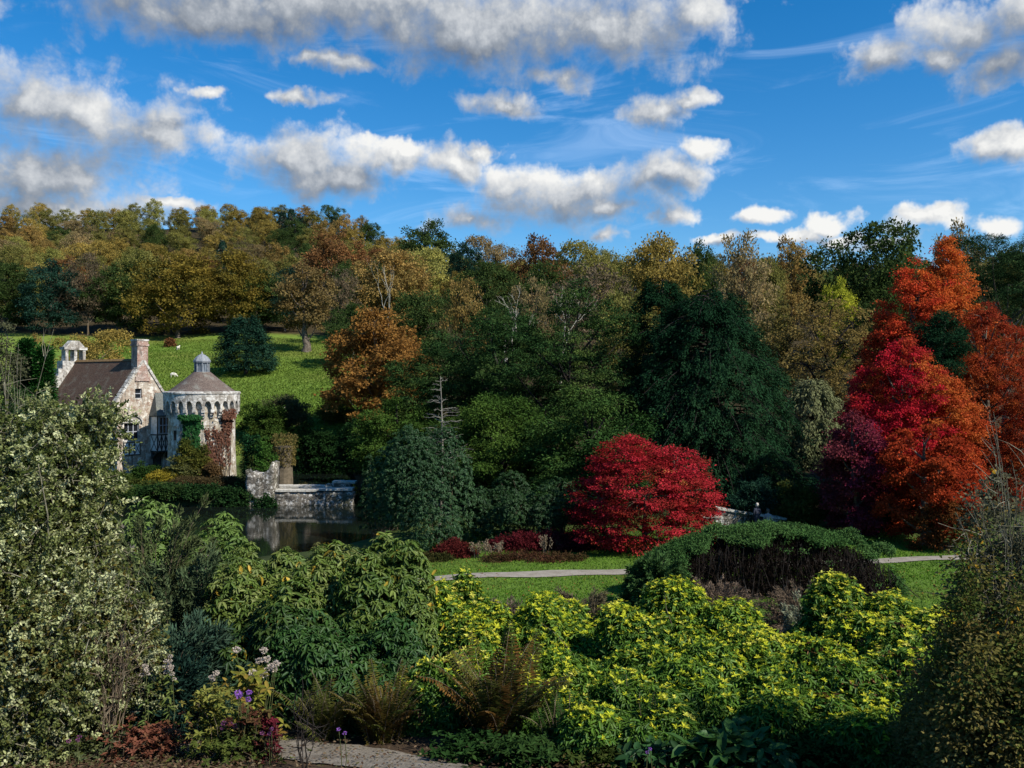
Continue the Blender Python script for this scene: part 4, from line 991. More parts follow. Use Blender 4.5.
# ---- round tower
tx, ty = (202-512)/F*94.0, 94.0; tz0 = .9
tower = thing('round_tower', 'round white stone tower with arched parapet, conical tiled roof and lantern', 'tower', (tx, ty, tz0))
RB = 3.32; RT = 3.80; NA = 26; NS = 12
wl = MB(); prof = [(RB+.25, -2.5), (RB+.12, .5), (RB+.02, 3), (RB, 6.7), (RB, 8.7)]; wl.lathe(prof, 64)
part('wall', wl.mesh('tower_wall', TSTONE, True), tower)
# parapet ring with arched lower edge
pv, pf = [], []
zt = 8.6; zs_ = 6.98; hspring = 7.35; arch_w = .62
nseg = NA*NS
for q in range(nseg):
    th_ = 2*pi*q/nseg; ph = (q % NS)/NS*2-1      # -1..1 across one bay, corbel at the ends
    ax_ = abs(ph)
    zb_ = hspring-.32 if ax_ > .70 else hspring+.52*sqrt(max(0, 1-(ax_/.70)**2))
    for r_, z_ in ((RB-.05, zb_), (RT, zb_), (RT+.01, zt), (RB-.05, zt+.004)): pv.append((r_*cos(th_), r_*sin(th_), z_))
for q in range(nseg):
    a, b2 = q*4, ((q+1) % nseg)*4
    for k in range(3): pf.append((a+k, b2+k, b2+k+1, a+k+1))
pm = MB(); pm.add(pv, pf); pm.lathe([(RT+.09, 8.6), (RT+.09, 8.76), (RT-.1, 8.84), (RT-.35, 8.84)], 64)
part('parapet', pm.mesh('tower_parapet', WHITESTONE), tower)
cb = MB()
for q in range(NA):
    a = 2*pi*q/NA
    for r1, z0, z1, w_ in ((RT-.02, 6.72, 7.04, .17), (RT-.17, 6.44, 6.72, .165), (RT-.32, 6.16, 6.44, .16)):
        ca, sa = cos(a), sin(a); vs = []
        for z_ in (z0, z1):
            for r_, s_ in ((RB-.06, -w_), (r1, -w_), (r1, w_), (RB-.06, w_)): vs.append((r_*ca-s_*sa, r_*sa+s_*ca, z_))
        cb.add(vs, [(3,2,1,0),(4,5,6,7),(0,1,5,4),(1,2,6,5),(2,3,7,6),(3,0,4,7)])
part('corbels', cb.mesh('tower_corbels', WHITESTONE), tower)
co_ = MB(); co_.lathe([(3.50, 8.60), (3.62, 8.68), (3.0, 9.10), (1.9, 9.95), (.85, 10.85)], 40); tr_ = part('roof', co_.mesh('tower_roof', CONETILE), tower)
ln_ = MB(); ln_.lathe([(1.02, 10.70), (1.05, 10.88), (.88, 10.92)], 8, a0=pi/8); ln_.lathe([(1.04, 11.98), (1.04, 12.12), (.9, 12.12)], 8, a0=pi/8)
for q in range(8):
    a = pi/8+q*pi/4; ln_.beam((.86*cos(a), .86*sin(a), 10.85), (.86*cos(a), .86*sin(a), 12.05), .14, .14)
    a2 = a+pi/8; ln_.beam((.80*cos(a2), .80*sin(a2), 10.85), (.80*cos(a2), .80*sin(a2), 12.05), .06, .06)
lant = part('lantern', ln_.mesh('tower_lantern', LEAD), tower); lant.scale = (.82, .82, .9); lant.location = (0, 0, 1.05)
lg = MB(); lg.lathe([(.79, 10.85), (.79, 12.05)], 8, a0=pi/8); part('pane', lg.mesh('lantern_panes', noise_mat('lantern_glass', [(.10,.13,.16),(.22,.26,.30)], 2, .2, 0)), lant)
lc = MB(); lc.lathe([(1.1, 12.10), (1.06, 12.22), (.82, 12.55), (.45, 12.85), (.14, 12.98), (.05, 13.25), (.005, 13.3)], 8, a0=pi/8); part('cap', lc.mesh('lantern_cap', LEAD), lant)
for a in (-2.1,):
    ca, sa = cos(a), sin(a); sl2 = MB(); sl2.beam(((RB+.03)*ca, (RB+.03)*sa, 3.9), ((RB+.03)*ca, (RB+.03)*sa, 4.9), .35, .1)
    part('slit_window', sl2.mesh('tower_slit', GLASS), tower)

def creeper(name, label, a_lo, a_hi, zlo, zhi, n, cols, seed, L, W, edge):
    """leaves that cling to the tower wall"""
    rng = np.random.default_rng(seed)
    a = rng.uniform(a_lo, a_hi, n*4); z = rng.uniform(zlo, zhi, n*4)
    u = (a-a_lo)/(a_hi-a_lo); f = (z-zlo)/(zhi-zlo)
    nz = .5*np.sin(a*9+seed)+.3*np.sin(a*21+z*1.3)+.3*np.sin(z*2.7+a*5)
    ok = edge(u, f)+.35*nz+rng.normal(size=n*4)*.10 > 0
    a, z = a[ok][:n], z[ok][:n]; m = len(a)
    r_ = RB+.02+(rng.random(m)**2)*.22+np.where(z < 3, (3-z)*.03, 0)
    r_ = np.where(z > 6.1, np.maximum(r_, RT+.02+rng.random(m)*.08), r_)
    p = np.stack([r_*np.cos(a), r_*np.sin(a), z], -1); o_ = np.stack([np.cos(a), np.sin(a), np.zeros(m)], -1)
    tri = leaves(p, np.array([0, 0, -1.])+unit(rng, m)*.6, nrm(o_+unit(rng, m)*.5+np.array([0, 0, .25])), L, W, pal(rng, p, seed, 1.1, cols, .25))
    pths = []
    for q in range(14):
        aa = rng.uniform(a_lo+.1, a_hi-.1); zz = np.linspace(0, zlo+(zhi-zlo)*rng.uniform(.5, .9), 7); an = aa+np.cumsum(rng.normal(size=7)*.03)
        pths.append((np.stack([(RB+.16)*np.cos(an), (RB+.16)*np.sin(an), zz], -1), np.linspace(.04, .012, 7)))
    add_plant(name, label, 'climber', (tx, ty, tz0), tri, LEAF, pths, BARK, leafname='leaves', stemname='stems')
creeper('ivy', 'dark green ivy climbing the middle of the round tower under its arches', -1.90, -1.16, 2.4, 6.6, 2600, [(.012,.05,.016),(.022,.085,.025),(.035,.11,.035)], 3, .26, .22, lambda u, f: .55-np.abs(u-.5)*1.5+(f-.4)*.1)
creeper('red_creeper', 'russet creeper draping diagonally down the right side of the round tower', -1.25, -.12, .4, 7.1, 2600, [(.12,.05,.035),(.16,.075,.05),(.09,.05,.035)], 5, .24, .2, lambda u, f: .34-np.abs(u-(.18+.62*f))*1.5)

# ---- ruin walls in the moat
def rubble(name, label, x0, x1, y0, y1, ztop, seed, rag=.3, zb=-1.4, mat=RUIN):
    rng = np.random.default_rng(seed); n = max(6, int((x1-x0)/.22)); xs = np.linspace(x0, x1, n)
    zt_ = ztop(xs)+rng.normal(size=n)*rag*.3; cx, cy = (x0+x1)/2, (y0+y1)/2
    nzv = 9; V, Q = [], []
    for face_y, sg in ((y0, -1), (y1, 1)):
        b0 = len(V)
        for i in range(n):
            for k in range(nzv):
                V.append((xs[i]-cx+rng.normal()*.03, face_y-cy+rng.normal()*.045, zb+(zt_[i]-zb)*k/(nzv-1)))
        for i in range(n-1):
            for k in range(nzv-1):
                q = (b0+i*nzv+k, b0+(i+1)*nzv+k, b0+(i+1)*nzv+k+1, b0+i*nzv+k+1); Q.append(q if sg < 0 else q[::-1])
    h = n*nzv
    for i in range(n-1): Q.append((i*nzv+nzv-1, (i+1)*nzv+nzv-1, h+(i+1)*nzv+nzv-1, h+i*nzv+nzv-1))
    for i in (0, n-1):
        for k in range(nzv-1):
            q = (i*nzv+k, i*nzv+k+1, h+i*nzv+k+1, h+i*nzv+k); Q.append(q if i == 0 else q[::-1])
    o = thing(name, label, 'wall', (cx, cy, 0)); part('masonry', mesh_quads(name+'_masonry', V, Q, mat), o); return o, cx, cy
X = lambda px, d: (px-512)/F*d
rubble('ruined_wall', 'tall pale broken stump of ruined wall standing at the moat edge', X(247, 78), X(275, 78), 77.6, 79.4, lambda x: 3.25+.5*np.sin(x*2.1)-.9*sstep(-x, 21.8, 23.2), 3, .35)
o, cx, cy_ = rubble('ruined_wall', 'low dark moat wall with pale stepped coping beside the broken stump', X(275.6, 78), X(354, 78), 77.8, 78.7, lambda x: np.where(x < X(317, 78), 1.12, 1.22+0*x), 4, .12)
cpm = MB(); rngc = np.random.default_rng(5)
xa = X(276, 78)
while xa < X(350, 78):
    w_ = rngc.uniform(.7, 1.3); xb = min(xa+w_, X(355, 78)); z_ = 1.17 if xa < X(317, 78) else 1.27
    if rngc.random() > .12: cpm.box(xa-cx+.01, xb-cx-.01, 77.68-cy_, 78.85-cy_, z_+rngc.uniform(0, .03), z_+.17+rngc.uniform(0, .05)); xa = xb
part('coping', cpm.mesh('moat_wall_coping', COPING), o)
o, cx, cy_ = rubble('ruined_wall', 'rear parallel moat wall with pale coping seen over the front one', X(276, 81.5), X(352, 81.5), 81, 81.9, lambda x: np.where(x < X(326, 81.5), 1.1, 1.5), 6, .1)
cpm = MB(); xa = X(277, 81.5)
while xa < X(348, 81.5):
    w_ = rngc.uniform(.8, 1.4); xb = xa+w_; z_ = 1.15 if xa < X(326, 81.5) else 1.55
    cpm.box(xa-cx+.01, xb-cx-.01, 80.9-cy_, 82-cy_, z_+rngc.uniform(0, .03), z_+.18+rngc.uniform(0, .04)); xa = xb
part('coping', cpm.mesh('rear_wall_coping', COPING), o)
# reddish brick panel at the waterline in front of the wall
# shrubs about the castle
mound('shrub', 'round dark green bush at the foot of the stone house', 'shrub', 148, 463, 28, 91, [(.02,.05,.012),(.04,.08,.018)], 201, 10, 160, 50, .3, .16, .1)
mound('shrub', 'bright yellow autumn bush between house and tower', 'shrub', 166, 470, 34, 89.5, [(.20,.17,.02),(.28,.22,.03),(.13,.12,.025)], 202, 10, 160, 50, .28, .16, .1)
mound('shrub', 'sage green bush in front of the tower base', 'shrub', 186, 455, 34, 89.8, [(.09,.10,.03),(.13,.14,.05)], 203, 10, 160, 50, .28, .16, .1)
mound('shrub', 'tall olive green bush leaning on the ivy side of the tower', 'shrub', 193, 437, 30, 90, [(.04,.06,.014),(.09,.10,.02),(.14,.12,.025)], 204, 12, 200, 50, .3, .18, .12)
mound('shrub', 'brownish low bush at the tower base under the red creeper', 'shrub', 209, 462, 26, 89.6, [(.10,.065,.03),(.13,.08,.035)], 205, 9, 120, 50, .25, .15, .1)
for k, (px, w, lab) in enumerate([(190, 44, 'left stretch of the brown clipped hedge below the tower'), (224, 42, 'right stretch of the brown clipped hedge below the tower')]):
    mound('hedge', lab, 'hedge', px, 477, w, 85.5, [(.07,.055,.025),(.11,.08,.035)], 210+k, 12, 260, 60, .22, .12, .07, rf=.5, dep=.5, group='brown clipped hedge below the tower')
for k, (px, top, w, lab) in enumerate([(168, 486, 56, 'leftmost dark ivy mass hanging to the moat below the hedge'), (202, 486, 54, 'middle dark ivy mass hanging to the moat below the hedge'), (234, 487, 48, 'rightmost dark ivy mass hanging to the moat below the hedge')]):
    mound('ivy', lab, 'climber', px, top, w, 78.2, [(.012,.035,.012),(.025,.06,.018),(.045,.075,.02)], 215+k, 12, 260, 55, .28, .17, .13, rf=.45, dep=.6)
mound('ivy', 'dark green ivy bank at the water left of the tower hedge', 'climber', 128, 488, 60, 78.6, [(.016,.045,.012),(.03,.07,.018),(.06,.085,.022)], 250, 12, 260, 55, .28, .17, .13, rf=.45, dep=.6)
mound('shrub', 'rough olive shrubs on the house bank above the water', 'shrub', 138, 480, 44, 83, [(.04,.06,.014),(.08,.09,.02)], 251, 12, 220, 55, .26, .16, .1, dep=.6)
mound('ivy', 'green ivy skirt at the foot of the broken wall stump', 'climber', 262, 496, 34, 76.6, [(.014,.045,.014),(.03,.07,.02)], 219, 8, 120, 50, .22, .15, .12, dep=.4)
conif('cypress_tree', 'small upright dark conifer between the tower and the broken wall', 252, 436, 22, 84, [(.010,.04,.016),(.018,.06,.022)], 220, lambda f: min(1, .6+f*2)*(1-f)**.5+.05, .02, 110, 10, 10, .2, .08, .14, droop=-.2, hang=-.2, rise=.4)
mound('shrub', 'bright green leafy bush on top of the broken wall', 'shrub', 266, 430, 24, 83, [(.03,.085,.015),(.06,.13,.025)], 221, 10, 150, 50, .26, .17, .12)
# hollow stump-like pillar with dry growth
rng = np.random.default_rng(222); pmb = MB(); pmb.lathe([(.95, -1), (.85, 1.5), (.78, 3.2), (.9, 4.0), (.2, 4.1)], 14)
o = thing('stone_pillar', 'brown stub pillar with dry hanging growth behind the moat wall', 'pillar', (X(284, 88), 88, .4)); part('shaft', pmb.mesh('pillar_shaft', noise_mat('pillar_stone', [(.09,.075,.05),(.16,.13,.09)], 3, .95, .5)), o)
m = 1800; a = rng.uniform(0, 2*pi, m); zz = rng.uniform(2.2, 5.3, m); rr = np.where(zz > 4, 1.3*np.sqrt(rng.random(m)), .85+rng.random(m)*.25)
p = np.stack([rr*np.cos(a), rr*np.sin(a), zz], -1)
tri = leaves(p, np.array([0, 0, -.8])+unit(rng, m), unit(rng, m)+np.array([0, 0, .4]), .24, .1, pal(rng, p, 2, 2, [(.12,.10,.035),(.19,.15,.05),(.07,.08,.025)], .25))
part('growth', mesh_quads('pillar_growth', *tri[:2], LEAF, tri[2]), o)
mound('shrub', 'tan reed clump behind the moat wall', 'plant', 308, 484, 46, 86, [(.11,.10,.03),(.15,.12,.04)], 223, 8, 120, 40, .25, .2, .06)
mound('shrub', 'grey-green willow scrub at the foot of the meadow', 'shrub', 283, 394, 58, 116, [(.06,.07,.03),(.09,.10,.045)], 224, 14, 260, 50, .42, .26, .12, low=-.9)
mound('shrub', 'dark green scrub at the meadow foot right of the tower', 'shrub', 262, 404, 50, 112, DKGREEN, 225, 12, 220, 50, .4, .24, .16)
mound('shrub', 'black-green bush overhanging the far water of the moat', 'shrub', 330, 428, 70, 108, [(.010,.03,.010),(.02,.05,.014)], 226, 14, 300, 60, .42, .26, .17)
mound('shrub', 'dark bush on the far bank behind the pillar', 'shrub', 292, 424, 60, 109, DKGREEN, 227, 12, 240, 50, .4, .24, .16)
mound('shrub', 'yellow-tinged bush under the orange-brown tree', 'shrub', 335, 400, 44, 116, [(.13,.11,.02),(.08,.09,.02)], 228, 10, 160, 50, .4, .24, .16)
mound('shrub', 'green bush on the lawn bank left of the house corner', 'shrub', 112, 470, 40, 88, [(.03,.06,.014),(.06,.09,.02)], 229, 10, 160, 50, .3, .18, .1)
mound('shrub', 'dark overhanging bush right of the far water', 'shrub', 362, 420, 60, 96, [(.012,.036,.012),(.022,.055,.016)], 230, 12, 240, 60, .4, .24, .16)

# ---- low garden wall behind the evergreen mound, and two people beside it
o = thing('garden_wall', 'low dark stone garden wall with pale sloping coping behind the evergreen mound', 'wall', (X(742, 58), 58, hz(X(742, 58), 58)))
gm = MB(); gc = MB(); zz0 = hz(X(742, 58), 58)
a0_, b0_ = X(717, 58)-X(742, 58), X(787, 58)-X(742, 58)
for k in range(7):
    xa, xb = a0_+(b0_-a0_)*k/7, a0_+(b0_-a0_)*(k+1)/7; za = 1.12-.10*k; zb2 = 1.12-.10*(k+1)
    gm.prism([(xa, -.3), (xb-.01, -.3), (xb-.01, zb2), (xa, za)], 0, .45); gc.prism([(xa+.01, za+.003), (xb-.02, zb2+.003), (xb-.02, zb2+.15), (xa+.01, za+.15)], -.08, .53)
part('masonry', gm.mesh('garden_wall_masonry', RUIN), o); part('coping', gc.mesh('garden_wall_coping', COPING), o)
o = thing('garden_wall', 'short pale topped wall end beside the red maple', 'wall', (X(712, 54), 54, hz(X(712, 54), 54)))
gm = MB(); gm.box(-.55, .55, 0, .5, -.3, 1.25); part('masonry', gm.mesh('wall_end', RUIN), o); gm = MB(); gm.box(-.62, .62, -.06, .56, 1.253, 1.40); part('coping', gm.mesh('wall_end_coping', COPING), o)
# ------------------------------------------------------------------ people and sheep
def skin_mesh(name, joints, edges, mat, sub=2):
    me = bpy.data.meshes.new(name); me.from_pydata([j[:3] for j in joints], edges, []); ob = bpy.data.objects.new(name, me); COL.objects.link(ob)
    md = ob.modifiers.new('skin', 'SKIN'); md.use_smooth_shade = True
    for k, j in enumerate(joints): me.skin_vertices[0].data[k].radius = (j[3], j[4] if len(j) > 4 else j[3])
    me.skin_vertices[0].data[0].use_root = True
    sb = ob.modifiers.new('sub', 'SUBSURF'); sb.levels = sb.render_levels = sub
    dg = bpy.context.evaluated_depsgraph_get(); out = bpy.data.meshes.new_from_object(ob.evaluated_get(dg)); out.name = name
    bpy.data.objects.remove(ob); out.materials.clear(); out.materials.append(mat); out.polygons.foreach_set('use_smooth', [True]*len(out.polygons))
    return out
SKIN = noise_mat('skin', [(.42,.26,.19),(.52,.34,.26)], 6, .6, 0)
def cloth(name, c): return noise_mat(name, [tuple(v*.8 for v in c), c], 8, .9, .1)
def person(label, x, y, rot, coat, legs_c, hair_c, sit=False):
    z = hz(x, y); o = thing('person', label, 'person', (x, y, z), rot)
    dz = -.42 if sit else 0; J = []; E = []
    def add(p, r, prev=None):
        J.append((*p, *(r if isinstance(r, tuple) else (r, r))));
        if prev is not None: E.append((prev, len(J)-1))
        return len(J)-1
    pel = add((0, 0, .95+dz), (.16, .11)); wa = add((0, 0, 1.12+dz), (.145, .10), pel); chs = add((0, 0, 1.34+dz), (.17, .115), wa); nk = add((0, -.01, 1.48+dz), .06, chs); hd0 = add((0, -.02, 1.57+dz), (.08, .09), nk); add((0, -.02, 1.68+dz), (.075, .09), hd0)
    for s in (-1, 1):
        sh = add((s*.19, 0, 1.40+dz), .06, chs); elb = add((s*.25, .03, 1.13+dz), .048, sh); wr = add((s*.22, -.12, .93+dz), .034, elb); add((s*.20, -.17, .87+dz), (.03, .045), wr)
        hp = add((s*.10, 0, .88+dz), .09, pel)
        if sit: kn = add((s*.11, -.42, .52), .07, hp); ank = add((s*.11, -.42, .09), .045, kn)
        else: kn = add((s*.11, -.02, .50), .07, hp); ank = add((s*.11, .02, .09), .045, kn)
        add((s*.12, (-.6 if sit else -.16), .04), (.04, .035), ank)
    body = skin_mesh('person_body', J, E, cloth('clothes', coat)); b = part('body', body, o)
    hm = MB(); hm.lathe([(.002, 1.795), (.06, 1.785), (.095, 1.73), (.104, 1.66), (.10, 1.60), (.085, 1.56)], 14, 0, .012)
    part('hair', hm.mesh('hair', cloth('hair', hair_c), True), o, (0, 0, dz))
    fm = MB(); fm.lathe([(.002, 1.49), (.05, 1.50), (.072, 1.55), (.083, 1.62), (.08, 1.69), (.05, 1.75), (.002, 1.77)], 14, 0, -.038)
    fm.box(-.013, .013, -.135, -.11, 1.60, 1.645)
    part('face', fm.mesh('face', SKIN, True), o, (0, 0, dz))
person('person in dark clothing with pale hair standing by the low garden wall', X(757, 56.6), 56.6, R(200), (.035,.04,.06), (.03,.03,.04), (.45,.42,.38))
person('person in light grey jacket beside the darkly dressed person at the wall', X(768, 56.8), 56.8, R(150), (.30,.31,.33), (.1,.1,.12), (.12,.10,.08), sit=True)
WOOL = noise_mat('wool', [(.48,.45,.38),(.66,.63,.56)], 9, .95, .4)
def sheep_mesh(graze):
    J = [(0,0,.62,.22,.24),(.28,0,.63,.23,.25),(-.28,0,.63,.21,.23),(-.48,0,.64,.10)]; E = [(0,1),(0,2),(2,3)]
    def add(p, r, pv): J.append((*p, r)); E.append((pv, len(J)-1)); return len(J)-1
    hz_ = .22 if graze else .92
    nk = add((.50, 0, .58 if graze else .78), .12, 1); h0 = add((.64, 0, hz_+.06), .085, nk); add((.80, 0, hz_-.04), .05, h0)
    for s in (-1, 1): add((.60, s*.13, hz_+.10), .03, h0)
    for sx, pv in ((.30, 1), (-.30, 2)):
        for s in (-1, 1): k = add((sx, s*.11, .36), .06, pv); k2 = add((sx+(.03 if sx < 0 else 0), s*.11, .18), .035, k); add((sx, s*.11, .02), .035, k2)
    return skin_mesh('sheep', J, E, WOOL, 2)
SG, SS = sheep_mesh(True), sheep_mesh(False)
for (px, py, d, me, rot, lab) in [(173, 374, 150, SG, .3, 'white sheep lying low on the meadow right of the house chimney'), (178, 349, 184, SS, 1.4, 'white sheep standing near the forest edge above the house chimney'),
                                  (283, 411, 124, SG, 2.8, 'left white sheep behind the willow scrub at the meadow foot'), (294, 412, 123, SS, .2, 'right white sheep behind the willow scrub at the meadow foot')]:
    x, y, z = gp(px, d); single('sheep', me, lab, 'sheep', (x, y, z), rot)
mound('shrub', 'reddish sapling at the forest edge above the sheep', 'shrub', 170, 336, 9, 190, [(.16,.07,.03),(.2,.1,.04)], 240, 6, 60, 40, .3, .3, .2)

# ------------------------------------------------------------------ planting below the lawn, then the near bed
YT = [(.26,.34,.025),(.42,.46,.03),(.54,.53,.05),(.62,.60,.14)]; AG = [(.032,.09,.012),(.06,.145,.016),(.11,.20,.024)]
def azalea(label, px, top, wpx, d, seed, nwh=2600, dep=.8, tipw=1.0, dz=0, rust=.0):
    nwh = int(nwh*1.8)
    """rosettes of narrow leaves; the topmost, most exposed rosettes have turned yellow"""
    rng = np.random.default_rng(seed); loc, h = local_h(px, top, d); r = wpx*d/F/2
    lob = dome_lobes(rng, r, r*dep, h, 17, .33)
    c, o = clump_centres(rng, lob, nwh, (.84, 1.06), .25, -.7)
    f = c[:, 2]/h+.16*lown(c, seed, 1.6)+rng.normal(size=nwh)*.13+.12*o[:, 2]
    ax = nrm(o*.5+np.array([0, 0, .9])+unit(rng, nwh)*.35)
    yel = rng.random(nwh) < np.clip((f-.45)*2.0*tipw, 0, .85)
    mid = pal(rng, c, seed, 1.2, AG, .18, .5); fm = np.clip((f-.35)*1.3, 0, 1)[:, None]*.55
    mid = mid*(1-fm)+np.array([.13,.21,.022])*fm
    if rust: q = rng.random(nwh) < rust; mid[q] = np.array([.15,.075,.025])*rng.uniform(.7, 1.3, (q.sum(), 1))
    g1 = whorls(rng, c, ax, 9, .088, .026, -.05, mid, .22, .25)
    yc = pal(rng, c[yel], seed+1, 1.5, YT, .15, .6)
    g2 = whorls(rng, c[yel]+ax[yel]*.045, ax[yel], 7, .050, .020, .5, yc, .2, .08)
    kf = np.repeat(np.arange(nwh), 9); mf = len(kf); pf_ = c[kf]-o[kf]*.11+rng.normal(size=(mf, 3))*.06
    g3 = leaves(pf_, o[kf]*.4+unit(rng, mf)*.9, o[kf]*.4+unit(rng, mf)*.6+np.array([0, 0, .6]), rng.uniform(.04, .11, mf), rng.uniform(.018, .034, mf), mid[kf]*rng.uniform(.6, 1.35, (mf, 1)), True, .15, .25)
    g1 = cat([g1, g3]); y2 = g2
    return add_plant('azalea', label, 'shrub', loc, g1, SHINY, stems_to(rng, c, 60, .014, spread=r*.35), TWIG, leafname='foliage', stemname='stems',
                     kids=[('yellow_leaves', mesh_quads('azalea_yellow', *y2[:2], LEAF, y2[2]))])
azalea('yellow-tipped azalea mound beside the large-leaved rhododendron', 452, 580, 110, 14.2, 301, 2000)
azalea('yellow-tipped azalea shrub under the pale heather, left of the biggest mound', 490, 612, 150, 12.8, 302, 2400)
azalea('long yellow-tipped azalea mound below the lawn in the centre', 580, 600, 170, 13.0, 303, 2800)
azalea('largest yellow-tipped azalea dome in front of the evergreen mound', 672, 592, 190, 12.4, 304, 3600)
azalea('yellow-tipped azalea mound right of the largest dome', 770, 618, 170, 12.0, 305, 3000)
azalea('brightest yellow azalea below the right end of the evergreen mound', 868, 582, 160, 13.6, 306, 3000)
azalea('yellow-flecked azalea beside the dark brown right-hand shrub', 900, 612, 170, 11.6, 307, 2800, rust=.08)
azalea('dark green azalea with few yellow tips low in the centre front', 610, 655, 190, 10.9, 308, 2600, tipw=.35)
azalea('dark green azalea with few yellow tips right of centre at the bottom', 735, 652, 180, 10.6, 309, 2600, tipw=.4)
azalea('green azalea at the bottom right with reddened leaves', 850, 655, 190, 10.3, 310, 2600, tipw=.35, rust=.10)
azalea('green azalea filling the centre front between the fern and the dark azaleas', 545, 668, 130, 10.6, 313, 1800, tipw=.5)
azalea('green azalea filling the front right of centre', 790, 640, 150, 11.0, 314, 2000, tipw=.7)
azalea('lowest green azalea reaching the bottom edge beside the broad-leaved plant', 625, 695, 180, 9.8, 315, 1700, tipw=.35)
azalea('green azalea reaching the bottom edge right of the broad-leaved plant', 830, 695, 190, 9.8, 316, 1700, tipw=.35)
azalea('shaded green azalea behind the bronze fern at the path', 430, 655, 140, 11.3, 311, 1800, tipw=.25, rust=.05)
azalea('dark leafy azalea closing the bottom right corner beside the brown shrub', 930, 690, 150, 9.9, 312, 1800, tipw=.15, rust=.15)

RH = [(.035,.07,.012),(.065,.115,.018),(.11,.16,.028),(.17,.20,.06)]
def yellow_leaf(px, top, wpx, d, seed, n):
    rng = np.random.default_rng(seed); loc, h = local_h(px, top, d); r = wpx*d/F/2
    c, o = clump_centres(rng, dome_lobes(np.random.default_rng(seed), r, r*.85, h, 14, .34), n, (.98, 1.08), 0, -.3)
    return mesh_quads('yellow_leaves', *(lambda t: (t[0], t[1], SHINY, t[2]))(whorls(rng, c, o*.5+np.array([0, 0, .6]), 2, .17, .065, -.9, pal(rng, c, 3, 1, [(.34,.24,.03),(.45,.32,.04),(.30,.13,.02)], .2))))
rhodo('rhododendron', 'large-leaved rhododendron with drooping pale green leaves in front of the moat', 372, 541, 160, 12.6, RH, 321, 3800, 7, .115, .036, -.2, .34, 18, kids=[('yellow_leaves', yellow_leaf(372, 541, 150, 12.6, 321, 60))])
rhodo('rhododendron', 'rhododendron flecked with yellow leaves left of the drooping one', 292, 545, 190, 12.9, RH, 322, 4400, 7, .11, .034, -.15, .34, 20, kids=[('yellow_leaves', yellow_leaf(292, 545, 170, 12.9, 322, 130))])
rhodo('rhododendron', 'rhododendron with brown and yellow spent leaves low beside the path', 260, 600, 150, 11.8, [(.02,.05,.012),(.04,.08,.015),(.09,.10,.02)], 323, 2800, 7, .105, .034, -.2, .34, 14, kids=[('yellow_leaves', yellow_leaf(260, 600, 150, 11.8, 323, 110))])
rhodo('rhododendron', 'dark green rhododendron low behind the bronze fern', 350, 615, 170, 11.5, [(.014,.045,.012),(.03,.08,.016),(.05,.10,.02)], 324, 3200, 7, .10, .032, -.2, .34, 14)
rhodo('rhododendron', 'light green leafy rhododendron rising behind the feathery grey-green shrub', 200, 496, 140, 19, [(.08,.14,.025),(.12,.19,.04),(.17,.23,.07)], 325, 2600, 9, .15, .045, -.2, .36, 12)
rhodo('rhododendron', 'light green rhododendron filling the gap before the moat bank', 262, 546, 100, 17, [(.06,.11,.02),(.10,.15,.03),(.15,.17,.04)], 327, 1500, 8, .13, .042, -.2, .34, 14)
rhodo('rhododendron', 'light green rhododendron with red leaf backs at the moat edge', 335, 545, 70, 17, [(.05,.10,.02),(.10,.13,.03),(.12,.05,.03)], 326, 1000, 9, .14, .045, -.3, .36, 12)

def feathery(label, px, top, wpx, d, cols, seed, nb=170, sp=22, hgt=None, L=.11, W=.022, droop=.35, cat_='shrub'):
    rng = np.random.default_rng(seed); loc, h = local_h(px, top, d); r = wpx*d/F/2; h *= 1.15
    P, D, paths = [], [], []
    for q in range(nb):
        a = rng.uniform(0, 2*pi); el = rng.uniform(.15, 1.35); ln = 1/sqrt((cos(el)/r)**2+(sin(el)/h)**2)*rng.uniform(.7, 1.05); tt = np.linspace(0, 1, 8)
        out = np.array([cos(a), sin(a), 0]); c = out*(ln*cos(el)*tt)[:, None]+rng.normal(size=3)*.03; c[:, 2] = ln*sin(el)*(tt*1.25-.25*tt**3)-droop*ln*.35*tt**3+.03
        c[1:] += np.cumsum(rng.normal(size=(7, 3))*.02, 0); paths.append((c, np.linspace(.012, .002, 8)))
        f = rng.uniform(.25, 1, sp); P.append(np.stack([np.interp(f, tt, c[:, k]) for k in range(3)], -1)); D.append(np.tile(nrm(c[-1]-c[-3]), (sp, 1)))
    P = np.concatenate(P); D = np.concatenate(D); k = np.repeat(np.arange(len(P)), 9); m = len(k)
    cc = pal(rng, P, seed, 1.5, cols, .2, .5)
    tri = leaves(P[k]+rng.normal(size=(m, 3))*.035, D[k]+unit(rng, m)*.75, unit(rng, m)+np.array([0, 0, .6]), L*rng.uniform(.6, 1.3, m), W, cc[k]*rng.uniform(.75, 1.25, (m, 1)))
    return add_plant('shrub', label, cat_, loc, tri, NEEDLE, paths, TWIG, leafname='foliage', stemname='stems', sides=4)
feathery('feathery dark blue-green shrub between the lichened shrub and the rhododendrons', 180, 600, 130, 11.2, [(.02,.045,.03),(.035,.07,.045),(.055,.09,.055)], 331, 240, 26)
feathery('feathery grey-green shrub rising above the dark blue-green one', 182, 520, 130, 13.2, [(.035,.06,.03),(.055,.085,.04),(.085,.11,.05)], 332, 300, 26)
feathery('grey-green wispy shrub above the others hiding the left part of the moat', 150, 458, 150, 14.5, [(.045,.065,.028),(.07,.09,.035),(.10,.12,.05)], 347, 320, 26)
feathery('dark blue-green spiky shrub below the feathery ones', 165, 655, 120, 10.8, [(.012,.032,.024),(.022,.05,.036)], 333, 200, 24)
feathery('grey-brown heathery bush beyond the azaleas by the lawn', 497, 581, 66, 20, [(.10,.075,.06),(.14,.11,.08),(.09,.09,.05)], 334, 200, 18)
